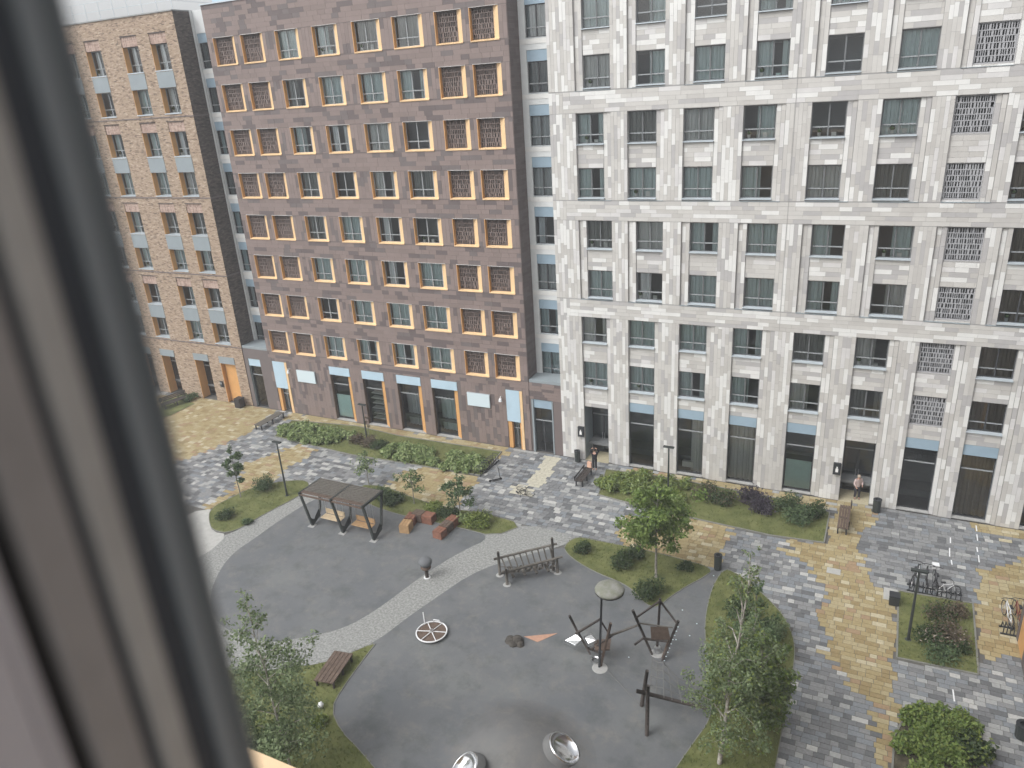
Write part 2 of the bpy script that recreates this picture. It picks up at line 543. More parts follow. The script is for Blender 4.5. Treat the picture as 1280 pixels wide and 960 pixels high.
def tiles(key, x0, x1, z0, z1, y, vert, course, lens, pal, gap=0.009, thick=0.016, ax='x'):
    """clad a rectangle of the facade with separate tiles standing proud of the wall at y"""
    L = TILES.setdefault(key, [])
    if x1 - x0 < 0.03 or z1 - z0 < 0.03: return
    a0, a1, b0, b1 = (z0, z1, x0, x1) if vert else (x0, x1, z0, z1)
    nb = max(1, round((b1 - b0) / course)); cb = (b1 - b0) / nb
    for r in range(nb):
        a = a0 - rnd.random() * lens[0]
        lo = b0 + r * cb + gap / 2; hi = b0 + (r + 1) * cb - gap / 2
        while a < a1:
            l = rnd.choice(lens)
            s_, e_ = max(a, a0), min(a + l, a1)
            a += l
            if e_ - s_ < 0.05: continue
            s_ += gap / 2; e_ -= gap / 2
            x = rnd.random(); m = pal[-1][1]
            for w, mm in pal:
                x -= w
                if x <= 0: m = mm; break
            t = thick + rnd.uniform(-0.004, 0.004)
            bx = (lo, hi, s_, e_) if vert else (s_, e_, lo, hi)
            cx, cz = (bx[0] + bx[1]) / 2, (bx[2] + bx[3]) / 2
            if ax == 'x':
                d = (Vector((cx, y, cz)) - CAM).length
            else:
                d = (Vector((y, cx, cz)) - CAM).length + 500
            L.append((d, bx, y, t, m, ax))


UNIT = {}


def unit_box(m):
    if m not in UNIT:
        b = MB(); b.box(0, 1, 0, 1, 0, 1, m)
        UNIT[m] = b.mesh('tile_' + m)
    return UNIT[m]


def build_tiles(key, parent, part_name, stuff_name, n=300):
    L = sorted(TILES[key], key=lambda t: t[0])
    for d, bx, y, t, m, ax in L[:n]:
        put(part_name, unit_box(m), parent, loc=(bx[0], y - t, bx[2]), scale=(bx[1] - bx[0], t, bx[3] - bx[2]))
    mb = MB()
    for d, bx, y, t, m, ax in L[n:]:
        if ax == 'x': mb.box(bx[0], bx[1], y - t, y, bx[2], bx[3], m, skip='b')
        else: mb.box(y, y + t, bx[0], bx[1], bx[2], bx[3], m, skip='l')
    mb.build(stuff_name, parent, kind='stuff')


# ------------------------------------------------------------------ windows (frame with panes, sill and curtain as sub-parts)
MESH = {}


def frame_mesh(w, h, style):
    k = ('f', round(w, 2), round(h, 2), style)
    if k in MESH: return MESH[k]
    mb = MB(); b = 0.055; m = {'dark': 'window_frame_dark', 'grey': 'window_frame_grey', 'mid': 'window_frame_mid'}[style.split('_')[0]]
    mb.box(0, w, 0, .07, h - b, h, m); mb.box(0, w, 0, .07, 0, b, m)
    mb.box(0, b, 0, .07, b, h - b, m); mb.box(w - b, w, 0, .07, b, h - b, m)
    kind = style.split('_')[1]
    if kind == 'two':
        mb.box(w / 2 - .035, w / 2 + .035, -.005, .075, b, h - b, m)
        for xa, xb in ((b, w / 2 - .035), (w / 2 + .035, w - b)):
            mb.box(xa, xb, -.008, .07, h * .30 - .03, h * .30 + .03, 'window_frame_mid')
    elif kind == 'shop':
        mb.box(b, w - b, -.008, .07, h * .78 - .035, h * .78 + .035, 'window_frame_mid')
    elif kind == 'door':
        mb.box(b, w - b, -.008, .07, h * .72 - .035, h * .72 + .035, 'window_frame_mid')
        mb.box(w * .5 - .04, w * .5 + .04, -.006, .075, b, h * .72 - .035, m)
    MESH[k] = mb.mesh('window_frame')
    return MESH[k]


def pane_mesh(w, h, g):
    k = ('p', round(w, 2), round(h, 2), g)
    if k not in MESH:
        mb = MB(); mb.face([(0, 0, 0), (w, 0, 0), (w, 0, h), (0, 0, h)], g)
        MESH[k] = mb.mesh('pane')
    return MESH[k]


def sill_mesh(w, d, m):
    k = ('s', round(w, 2), round(d, 2), m)
    if k not in MESH:
        mb = MB()
        # sloped sheet with a front lip
        p = [(-.02, -d, 0), (w + .02, -d, 0), (w + .02, 0.02, .035), (-.02, 0.02, .035)]
        q = [(-.02, -d, -.035), (w + .02, -d, -.035), (w + .02, 0.02, -.035), (-.02, .02, -.035)]
        mb.face(p, m); mb.face([q[0], q[1], p[1], p[0]], m)
        mb.face([q[1], q[2], p[2], p[1]], m); mb.face([q[3], q[0], p[0], p[3]], m); mb.face(q[::-1], m)
        MESH[k] = mb.mesh('sill')
    return MESH[k]


def curtain_mesh(w, h, m, seed):
    k = ('c', round(w, 2), round(h, 2), m, seed)
    if k not in MESH:
        r = random.Random(seed)
        mb = MB(); n = max(8, int(w * 26)); xs = []
        ph = r.random() * 6; fr = r.uniform(14, 22)
        pts = [(w * i / n, 0.045 * math.sin(ph + fr * w * i / n) + 0.02 * math.sin(2.7 * fr * w * i / n + ph)) for i in range(n + 1)]
        for (xa, ya), (xb, yb) in zip(pts, pts[1:]):
            mb.face([(xa, ya, 0), (xb, yb, 0), (xb, yb, h), (xa, ya, h)], m)
        MESH[k] = mb.mesh('curtain')
    return MESH[k]


def window(parent, x, y, z, w, h, style='grey_two', glass='glass', sill=None, curtain='auto', depth=0.25):
    """window whose outer lower-left corner is x,z in plane y; frame is the part"""
    f = put('window', frame_mesh(w, h, style), parent, loc=(x, y, z))
    kind = style.split('_')[1]
    if kind == 'two':
        for i in (0, 1):
            x0 = .055 if i == 0 else w / 2 + .035
            ww = w / 2 - .09
            put('pane', pane_mesh(ww, h * .70 - .085, glass), f, loc=(x0, .03, h * .30 + .03))
            put('pane', pane_mesh(ww, h * .30 - .085, glass), f, loc=(x0, .03, .055))
    else:
        q = .78 if kind == 'shop' else .72
        put('pane', pane_mesh(w - .11, h * (1 - q) - .09, glass), f, loc=(.055, .03, h * q + .035))
        put('pane', pane_mesh(w - .11, h * q - .09, glass), f, loc=(.055, .03, .055))
    if sill:
        put('sill', sill_mesh(w, depth, sill), f, loc=(0, 0, -.012))
    if curtain == 'auto':
        r = rnd.random()
        m = rnd.choice(['curtain_teal', 'curtain_teal', 'curtain_grey', 'curtain_teal', 'curtain_dark'])
        sd = rnd.randrange(4)
        if r < .62:
            put('curtain', curtain_mesh(w, h, m, sd), f, loc=(0, .22, 0))
        elif r < .74:
            put('curtain', curtain_mesh(w * .45, h, m, sd), f, loc=(0, .22, 0))
            put('curtain', curtain_mesh(w * .25, h, m, sd + 1), f, loc=(w * .75, .22, 0))
        elif r < .86:
            put('curtain', curtain_mesh(w * .6, h, m, sd), f, loc=(w * rnd.choice([0, .4]), .22, 0))
        elif r < .92:
            put('curtain', curtain_mesh(w * .4, h, 'curtain_white', sd), f, loc=(w * .1, .24, 0))
    elif curtain == 'white':
        put('curtain', curtain_mesh(w * .34, h, 'curtain_white', 3), f, loc=(w * .08, .2, 0))
        put('curtain', curtain_mesh(w * .22, h, 'curtain_white', 4), f, loc=(w * .68, .2, 0))
    elif curtain:
        put('curtain', curtain_mesh(w, h, curtain, rnd.randrange(4)), f, loc=(0, .22, 0))
    if kind == 'two' and rnd.random() < .22:
        mb = MB(); s0 = rnd.uniform(.1, .35)
        mb.lathe([(0, 0), (.07, 0), (.09, .16), (0, .16)], 'paper_white', (w * s0, .13, .06), 8)
        mb.lathe([(0, .16), (.11, .2), (.13, .3), (.05, .42), (0, .44)], LEAF['dark'], (w * s0, .13, .06), 7)
        mb.build('potted_plant', f); mb = MB()
        mb.box(w * .6, w * .6 + .22, .1, .2, .06, .06 + rnd.uniform(.1, .3), rnd.choice(['paper_white', 'teal_poster', 'curtain_grey']))
        mb.build('sill_box', f)
    return f


def grille_mesh(w, h, rows, m, seed, solid_low=0.0):
    k = ('g', round(w, 2), round(h, 2), m, seed)
    if k in MESH: return MESH[k]
    r = random.Random(seed); mb = MB()
    mb.box(0, w, 0, .05, h - .04, h, m); mb.box(0, w, 0, .05, 0, .04, m)
    mb.box(0, .04, 0, .05, .04, h - .04, m); mb.box(w - .04, w, 0, .05, .04, h - .04, m)
    dz = (h - .08) / rows
    for i in range(rows):
        z = .04 + i * dz
        if i: mb.box(.04, w - .04, -.004, .04, z - .022, z + .022, m)
        x = .04
        while x < w - .09:
            sw = r.choice([.035, .035, .06, .09])
            if i / rows < solid_low: sw *= 1.7
            g = r.choice([.05, .05, .075])
            mb.box(x, min(x + sw, w - .04), .004, .036, z + .022, z + dz - .022, m)
            x += sw + g
    MESH[k] = mb.mesh('ventilation_grille')
    return MESH[k]


# ================================================================== WHITE TILED BUILDING
WX0, WX1, ROOF = -18.13, 12.0, 30.05
PALW = [(.30, 'tile_greige'), (.24, 'tile_greige_b'), (.15, 'tile_grey'), (.22, 'tile_white'), (.15, 'tile_pale')]
LV = [.6, .6, .9, 1.2]
LH = [.6, .9, .9, 1.2]
xi = [-16.52, -13.48, -10.37, -7.26, -3.96, -0.80, 2.22, 4.95, 8.1]
REC = 2.06
whiteb = thing('tiled_building', 'tall white and grey tiled apartment building on the right side of the courtyard', 'building')
wall = MB()
pair_top = {0: 34.0, 1: 28.0, 2: 22.0, 3: 16.0, 4: 10.03}


def pair_z(k):
    zt = pair_top[k]
    return (0.0 if k == 4 else zt - 4.83), min(zt, ROOF - .5)


holes = []
openw = []
for k in (1, 2, 3, 4):
    zb, zt = pair_z(k)
    typeB = k in (2, 4)
    for i, x in enumerate(xi):
        xw0 = x if typeB else x + .47
        xw1 = x + 1.6 if typeB else x + REC
        holes.append((x, x + REC, zb, zt))
        inner = [(xw0, xw1, zt - 1.68, zt - .02), (xw0, xw1, zt - 4.70, zt - 3.02)]
        if k == 4:
            inner.append((xw0, xw1, 0.0, 3.88) if i in (0, 5) else (xw0, xw1, 0.06, 4.52))
        # recessed face, its reveals
        wall_cut(wall, x, x + REC, zb, zt, inner, .145, 'joint_grey')
        reveal(wall, x, x + REC, zb, zt, .02, .145, 'tile_greige_b', bottom=(k != 4))
        for h in inner:
            reveal(wall, *h, .145, .42, 'tile_grey' if h[3] > 5 else 'grey_panel')
        # strip of tall narrow tiles beside the windows: pleated in two depths
        sx0, sx1 = (xw1, x + REC) if typeB else (x, xw0)
        mid = (sx0 + sx1) / 2
        tiles('w', sx0 + .02, mid, zb, zt, .145, True, .3, LV, PALW)
        tiles('w', mid + .012, sx1 - .01, zb, zt, .105, True, .3, LV, PALW, thick=.03)
        wall.box(mid + .012, sx1 - .01, .105, .144, zb + .01, zt - .01, 'joint_grey', skip='b')
        # spandrels between the windows
        tiles('w', xw0, xw1, zt - 3.0, zt - 1.76, .145, False, .24, LH, PALW)
        tiles('w', xw0, xw1, (zb if k != 4 else (3.9 if i in (0, 5) else 4.54)), zt - 4.74, .145, False, .24, LH, PALW)
        # the windows
        for h in inner[:2]:
            ww, hh = h[1] - h[0], h[3] - h[2]
            if i == 6:
                g = put('ventilation_grille', grille_mesh(ww, hh, 6, 'grille_grey', i * 7 + k + int(h[2])), whiteb, loc=(h[0], .20, h[2]))
            elif i >= 7:
                window(whiteb, h[0], .27, h[2], ww, hh, 'dark_two', 'glass_dark', 'sill_metal', 'curtain_brown', .3)
            else:
                white = (i, k) in ((0, 1), (3, 1))
                window(whiteb, h[0], .27, h[2], ww, hh, 'grey_two', 'glass', 'sill_metal', 'auto', .3)
        if k == 4:
            if i in (0, 5):
                d = window(whiteb, xw0, 1.5, 0.0, 1.6, 3.88, 'dark_door', 'glass_dark', None, None)
                d.name = 'entrance_door'
                mb = MB(); mb.tube([(.72, -.06, .9), (.72, -.06, 1.5)], .018, 'brushed_steel', 6); mb.tube([(.88, -.06, .9), (.88, -.06, 1.5)], .018, 'brushed_steel', 6)
                mb.build('handle', d)
                reveal(wall, xw0, xw1, 0.0, 3.88, .42, 1.55, 'grey_panel', bottom=False)
                mb = MB(); mb.box(xw0, xw1, .0, 1.5, -.03, .012, 'paver_cream'); mb.build('entrance_floor', whiteb)
            else:
                cur = {1: None, 2: 'half', 3: 'curtain_grey', 4: None, 6: None, 7: 'curtain_brown', 8: None}[i]
                s = window(whiteb, xw0, .27, .12, 1.6, 3.78, 'dark_shop', 'glass_dark' if i in (1, 6) else 'glass', None, None)
                s.name = 'shop_window'
                if cur == 'half':
                    put('curtain', curtain_mesh(.8, 3.7, 'curtain_grey', 2), s, loc=(.8, .3, 0))
                    mb = MB(); mb.box(.25, .95, .25, .55, .25, .62, 'paper_white'); mb.build('display_box', s)
                elif cur:
                    put('curtain', curtain_mesh(1.6, 3.7, cur, 1), s, loc=(0, .3, 0))
                if i == 4:
                    mb = MB(); mb.box(.08, 1.52, .10, .12, .1, 1.95, 'teal_poster'); mb.build('poster', s)
                    for zz in (2.2, 2.75): 
                        mb = MB(); mb.box(.05, 1.55, .3, .6, zz, zz + .05, 'window_frame_mid'); mb.build('shelf', s)
                if i == 7:
                    mb = MB(); mb.tube([(.1, .5, 1.1), (1.3, .5, 1.25), (1.4, .5, .2)], .03, 'window_frame_mid', 6)
                    mb.box(.1, 1.2, .6, 1.1, .05, .5, 'cloth_dark'); mb.build('interior_bench', s)
                mb = MB(); mb.box(xw0 + .005, xw1 - .005, .12, .20, 3.93, 4.52, 'blue_grey_panel'); mb.build('fascia_panel', whiteb)
                mb = MB(); mb.box(xw0 - .01, xw1 + .01, .0, .30, .06, .12, 'concrete'); mb.build('threshold', whiteb)
        if k in (1, 2, 3):
            mb = MB(); mb.box(x - .01, x + REC + .01, -.02, .13, zb - .015, zb + .012, 'grey_panel'); mb.build('ledge', whiteb)
wall_cut(wall, WX0, WX1, 0, ROOF, holes, .02, 'joint_grey')
# tiles of the bands and piers
zbands = [(10.03, 11.17), (16.0, 17.17), (22.0, 23.17), (28.0, ROOF)]
for a, b in zbands:
    tiles('w', xi[0] - .75, WX1, a + .02, b - .035, .02, False, .235, LH, PALW)
    tiles('w', WX0 + .0, xi[0] - .75, a + .02, b - .035, .02, True, .2, LV, PALW)
zp = [(0.0, 10.05), (11.17, 16.0), (17.17, 22.0), (23.17, 28.0)]
for a, b in zp:
    tiles('w', WX0, xi[0] - .012, a + .02, b - .0, .02, True, .2, LV, PALW)
    for i, x in enumerate(xi):
        nx = xi[i + 1] if i + 1 < len(xi) else WX1
        tiles('w', x + REC + .012, nx - .012, a + .02, b, .02, True, .2, LV, PALW)
wall.box(WX0, WX1, .02, 15, 0, ROOF - .05, 'tile_greige_b', skip='fu')
wall.build('wall', whiteb)
mb = MB(); mb.box(WX0 + .1, WX1 - .1, 1.9, 1.95, 0.02, ROOF - 1, 'room_dark')
for k in range(11):
    mb.box(WX0 + .1, WX1 - .1, .75, 1.9, k * 3.0 - .15 + 1.0, k * 3.0 + .05 + 1.0, 'room_dark')
mb.build('interior', whiteb)
mb = MB(); mb.box(WX0 - .03, WX1, -.05, .3, ROOF, ROOF + .06, 'sill_metal'); mb.build('parapet_cap', whiteb)
build_tiles('w', whiteb, 'cladding_tile', 'cladding')
for x_ in (-4.75,):   # movement joint and small rain pipe lines
    mb = MB(); mb.box(x_ - .012, x_ + .012, -.012, .0, 10.1, ROOF, 'joint_grey'); mb.build('movement_joint', whiteb)

# number lanterns beside the two entrances
for x_, lb in ((-16.75, 'small dark lantern box with white figure beside the left entrance of the white building'),
               (-1.05, 'small dark lantern box with white figure beside the right entrance of the white building')):
    t = thing('entrance_lantern', lb, 'wall lantern', (x_, -.02, 1.75), 0, 'entrance lanterns')
    mb = MB(); mb.box(-.20, .20, -.16, 0, 0, .72, 'black_metal'); mb.build('housing', t)
    mb = MB(); mb.box(-.07, .08, -.172, -.16, .17, .40, 'paper_white'); mb.box(-.03, .04, -.172, -.16, .40, .52, 'paper_white'); mb.build('figure', t)

# ================================================================== LINK BUILDINGS
def link_building(name, label, x0, x1, y, xwin, wwin):
    t = thing(name, label, 'building')
    w_ = MB(); hl = []
    for k in range(-1, 7):
        hl.append((xwin, xwin + wwin, 23.2 - 3 * k, 25.55 - 3 * k))
    wall_cut(w_, x0, x1, 5.3, ROOF, hl, y, 'white_render')
    for h in hl:
        reveal(w_, *h, y, y + .2, 'white_render')
        window(t, h[0], y + .12, h[2], wwin, h[3] - h[2] - .62, 'dark_two', 'glass_dark', 'sill_metal', rnd.choice(['curtain_dark', 'curtain_grey', 'auto']), .12)
        mb = MB(); mb.box(h[0] + .01, h[1] - .01, y + .03, y + .11, h[3] - .62, h[3] - .005, 'blue_grey_panel'); mb.build('fascia_panel', t)
        mb = MB(); mb.box(x0 + .02, x1 - .02, y - .03, y - .002, h[2] - .33, h[2] - .06, 'tile_white'); mb.build('band', t)
    w_.box(x0, x1, y + .9, 12, 5.3, ROOF, 'room_dark', skip='u')
    w_.build('wall', t)
    mb = MB(); mb.box(x0, x1, .06, y + .5, 5.16, 5.36, 'grey_panel'); mb.build('ledge', t)
    return t


lk = link_building('link_building', 'narrow recessed white stair bay between the brown and the white building', -20.44, -18.15, 1.4, -20.03, 1.34)
wl = MB()
wall_cut(wl, -20.45, -18.14, 0, 5.16, [(-20.35, -18.75, 0, 3.95)], .05, 'joint_brown')
reveal(wl, -20.35, -18.75, 0, 3.95, .05, .25, 'grey_panel', bottom=False)
wl.build('ground_wall', lk)
PALB = [(.50, 'tile_mauve'), (.20, 'tile_mauve_b'), (.17, 'tile_umber'), (.13, 'tile_slate')]
tiles('l', -20.45, -18.14, 3.97, 5.14, .05, False, .2, [.5, .7, .9], PALB)
build_tiles('l', lk, 'cladding_tile', 'cladding', 60)
s = window(lk, -20.2, .2, .05, 1.35, 3.25, 'dark_door', 'glass_dark', None, None); s.name = 'entrance_door'
mb = MB(); mb.box(-20.2, -18.85, .1, .2, 3.33, 3.93, 'blue_grey_panel'); mb.build('fascia_panel', lk)
mb = MB(); mb.box(-20.35, -18.75, 1.6, 1.65, 0, 5, 'room_dark'); mb.build('interior', lk)
mb = MB(); mb.box(-20.33, -20.2, .02, .3, 0, 3.93, 'grey_panel'); mb.box(-18.85, -18.76, .02, .3, 0, 3.93, 'grey_panel'); mb.build('door_surround', lk)

lk1 = link_building('link_building', 'narrow recessed pale stair bay between the buff brick building and the brown building', -46.28, -43.57, 1.6, -46.08, 1.3)
mb = MB(); mb.box(-46.27, -46.12, 1.45, 1.59, 5.4, ROOF, 'white_render'); mb.build('corner_pilaster', lk1)
wl = MB(); wall_cut(wl, -46.29, -43.57, 0, 5.16, [(-45.9, -44.6, 0, 4.3)], .05, 'tile_slate')
reveal(wl, -45.9, -44.6, 0, 4.3, .05, .3, 'grey_panel', bottom=False); wl.build('ground_wall', lk1)
s = window(lk1, -45.9, .25, .05, 1.3, 3.6, 'dark_shop', 'glass_dark', None, None); s.name = 'entrance_door'
mb = MB(); mb.box(-45.9, -44.6, .1, .2, 3.67, 4.28, 'sky_blue_panel'); mb.build('fascia_panel', lk1)
mb = MB(); mb.box(-45.9, -44.6, 1.6, 1.65, 0, 5, 'room_dark'); mb.build('interior', lk1)

# ================================================================== BROWN TILED BUILDING
BX0, BX1 = -43.55, -20.46
brown = thing('tiled_building', 'mauve brown tiled apartment building with orange window surrounds between brick and white buildings', 'building')
bc = [(-42.96, -41.08, 1), (-40.45, -38.58, 1), (-37.42, -35.53, 0), (-34.34, -32.40, 0), (-31.20, -29.15, 0), (-28.20, -26.10, 0), (-25.20, -23.42, 1), (-22.86, -21.04, 1)]
bw = MB(); holes = []
LB = [.55, .6, .85, 1.2]
SPL, DEP = .40, .25


def splay_mesh(h, w, d, m):
    k = ('sp', round(h, 2), round(w, 2), m)
    if k not in MESH:
        mb = MB()
        mb.face([(-w, d, 0), (0, 0, 0), (0, 0, h), (-w, d, h)], m)
        mb.face([(0, 0, 0), (.025, 0, 0), (.025, 0, h), (0, 0, h)], m)
        mb.face([(-w, d, 0), (-w, d + .1, 0), (-w, d + .1, h), (-w, d, h)][::-1], 'window_frame_dark')
        MESH[k] = mb.mesh('splayed_panel')
    return MESH[k]


white_cur = {(3, 2)}
for ci, (xa, xb, gr) in enumerate(bc):
    for k in range(8):
        zt = 27.97 - 3 * k; zb = zt - 1.74
        holes.append((xa, xb, zb, zt))
        wx1 = xb - SPL
        if gr:
            f = put('ventilation_grille', grille_mesh(wx1 - xa, zt - zb - .03, 6, 'grille_mauve', (ci * 3 + k) % 5, .4), brown, loc=(xa, DEP - .02, zb + .03), label='mauve brown ventilation grille in an orange surround' if False else None)
        else:
            cur = 'white' if (ci, k) in white_cur else 'auto'
            f = window(brown, xa, DEP, zb + .03, wx1 - xa, zt - zb - .03, 'mid_two', 'glass', None, cur)
        o = put('splayed_panel', splay_mesh(zt - zb - .01, SPL, DEP, 'pale_orange_metal'), f, loc=(xb - xa, -(DEP - (.02 if gr else 0)), -.02))
        yo = -(DEP - (.02 if gr else 0))
        mj = ('jamb', gr)
        if mj not in MESH:
            q = MB(); q.box(-.03, .012, -.02, .26, 0, 1.73, 'orange_metal'); MESH[mj] = q.mesh('jamb')
        put('jamb', MESH[mj], f, loc=(0, yo, -.02))
        ml = ('oslab', round(xb - xa, 2))
        if ml not in MESH:
            q = MB(); w_ = xb - xa
            q.face([(-.03, -.05, .0), (w_ + .03, -.05, 0), (w_ + .03, .02, .02), (w_ - SPL, .26, .07), (-.03, .26, .07)], 'pale_orange_metal')
            q.face([(-.03, -.05, -.045), (w_ + .03, -.05, -.045), (w_ + .03, -.05, 0), (-.03, -.05, 0)], 'pale_orange_metal')
            q.face([(-.03, -.05, -.045), (-.03, -.0, -.075), (w_ + .03, 0, -.075), (w_ + .03, -.05, -.045)], 'pale_orange_metal')
            MESH[ml] = q.mesh('sill')
        put('sill', MESH[ml], f, loc=(0, yo, -.03))
        mh = ('ohead', round(xb - xa, 2))
        if mh not in MESH:
            q = MB(); w_ = xb - xa
            q.box(-.03, w_ + .03, -.03, .0, 0, .022, 'tile_pale'); q.box(-.0, w_, 0, .26, .0, .03, 'grille_mauve')
            MESH[mh] = q.mesh('head_flashing')
        put('head_flashing', MESH[mh], f, loc=(0, yo, zt - zb - .028))
        # vertical tiles between windows, per row
    # end
prev = BX0
for ci, (xa, xb, gr) in enumerate(bc + [(BX1, BX1, 0)]):
    for k in range(8):
        zt = 27.97 - 3 * k; zb = zt - 1.74
        tiles('b', prev, xa - .03, zb, zt, .02, True, .29, LB, PALB)
    prev = xb + .03
prevz = ROOF
for k in range(8):
    zt = 27.97 - 3 * k
    tiles('b', BX0, BX1, zt + .03, prevz, .02, False, .285, LB, PALB)
    prevz = zt - 1.74 - .08
tiles('b', BX0, BX1, 4.65, prevz, .02, False, .285, LB, PALB)
# ground floor of the brown building
gops = []
for (xa, xb, gr) in bc[2:6]:
    gops.append((xa, xb, .1, 4.5, 'shop'))
gops.append((-43.20, -41.75, .02, 4.35, 'door'))
gops.append((-22.22, -20.98, .02, 4.42, 'door'))
for n_, (xa, xb, za, zb, kd) in enumerate(gops):
    holes.append((xa, xb, 0, zb))
    if kd == 'shop':
        s = window(brown, xa, DEP, .12, xb - xa - SPL, 3.72, 'dark_shop', 'glass' if n_ != 2 else 'glass_dark', None, None); s.name = 'shop_window'
        put('splayed_panel', splay_mesh(3.85, SPL, DEP, 'orange_metal'), s, loc=(xb - xa, -DEP, -.12))
        q = MB(); q.box(-.03, .012, -.27, .01, -.12, 3.75, 'timber_brown'); q.build('jamb', s)
        q = MB(); q.box(xa - .02, xb + .02, -.03, .2, 3.86, zb, 'sky_blue_panel'); q.build('fascia_panel', brown)
        q = MB(); q.box(xa - .02, xb + .02, -.02, .3, .02, .10, 'concrete'); q.build('threshold', brown)
        if n_ == 0:
            q = MB(); q.box(.06, xb - xa - SPL - .06, .08, .1, .1, 2.0, 'teal_poster'); q.build('poster', s)
        elif n_ == 1:
            for a in range(6):
                q = MB(); q.box(.1 + .1 * (a % 2), 1.3, .3, .8, .25 + a * .42, .31 + a * .42, 'paper_white'); q.build('shelf', s)
        else:
            put('curtain', curtain_mesh(1.45, 2.6, 'curtain_grey' if n_ == 2 else 'curtain_teal', 2), s, loc=(0, .8, 0))
    else:
        q = MB(); q.box(xa, xb - .22, -.03, .04, 2.08, zb, 'sky_blue_panel'); q.build('door_panel', brown)
        s = window(brown, xa + .3, .3, .03, xb - xa - .62, 2.04, 'grey_door', 'glass', None, 'curtain_grey'); s.name = 'service_door'
        q = MB(); q.box(xa, xa + .3, .05, .4, .0, 2.06, 'orange_metal'); q.box(xb - .32, xb - .2, .05, .4, 0, 2.06, 'orange_metal')
        q.box(xb - .2, xb, -.03, .4, 0, zb, 'pale_orange_metal'); q.build('door_surround', brown)
gz = sorted(gops)
px_ = BX0
for (xa, xb, za, zb, kd) in gz + [(BX1, BX1, 0, 0, '')]:
    tiles('b', px_ + .02, xa - .03, .02, 4.65, .02, True, .29, LB, PALB)
    if xb > xa: tiles('b', xa, xb, zb + .02, 4.65, .02, True, .29, LB, PALB)
    px_ = xb + .01
wall_cut(bw, BX0, BX1, 0, ROOF, holes, .02, 'joint_brown')
for h in holes:
    reveal(bw, *h, .02, .5, 'grille_mauve', bottom=h[2] > 0)
bw.box(BX0, BX1, .02, 15, 0, ROOF - .05, 'tile_mauve_b', skip='fu')
bw.build('wall', brown)
# the side wall beyond the link
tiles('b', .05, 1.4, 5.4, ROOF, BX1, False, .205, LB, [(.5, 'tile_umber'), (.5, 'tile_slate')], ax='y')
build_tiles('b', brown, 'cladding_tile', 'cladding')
mb = MB(); mb.box(BX0 + .1, BX1 - .1, 1.7, 1.75, 0.02, ROOF - 1, 'room_dark')
for k in range(10):
    mb.box(BX0 + .1, BX1 - .1, .75, 1.7, k * 3.0 + .85, k * 3.0 + 1.05, 'room_dark')
mb.build('interior', brown)
mb = MB(); mb.box(BX0 - .05, BX1 + .05, -.08, .35, ROOF, ROOF + .07, 'sill_metal'); mb.build('parapet_cap', brown)
mb = MB(); mb.box(-43.6, -39.5, 1.2, 3.4, ROOF, ROOF + 1.0, 'sky_blue_panel'); mb.build('roof_unit', brown)
for xa, xb, lb in ((-40.74, -38.9, 'blank pale blue sign board on the left of the brown ground floor wall'),
                   (-25.27, -23.47, 'blank pale blue sign board on the right of the brown ground floor wall')):
    t = thing('sign_board', lb, 'sign', (xa, -.02, 2.9), 0, 'blank sign boards')
    mb = MB(); mb.box(.03, xb - xa - .03, -.10, -.03, .03, .97, 'white_sign'); mb.build('panel', t)
    mb = MB(); mb.box(0, xb - xa, -.085, 0, 0, .03, 'sill_metal'); mb.box(0, xb - xa, -.085, 0, .97, 1.0, 'sill_metal')
    mb.box(0, .03, -.085, 0, .03, .97, 'sill_metal'); mb.box(xb - xa - .03, xb - xa, -.085, 0, .03, .97, 'sill_metal'); mb.build('frame', t)
for x_, lb in ((-41.45, 'small white wall lamp high beside the left blue door panel'), (-22.55, 'small white wall lamp high beside the right blue door panel')):
    t = thing('wall_lamp', lb, 'wall lamp', (x_, 0, 3.75), 0, 'white wall lamps')
    mb = MB(); mb.tube([(0, 0, .12), (0, -.22, .18), (0, -.26, .02)], .03, 'white_paint', 6); mb.build('arm', t)
    mb = MB(); mb.lathe([(.02, .02), (.09, 0), (.13, -.2), (.0, -.2)], 'white_paint', (0, -.26, .05), 10); mb.build('shade', t)

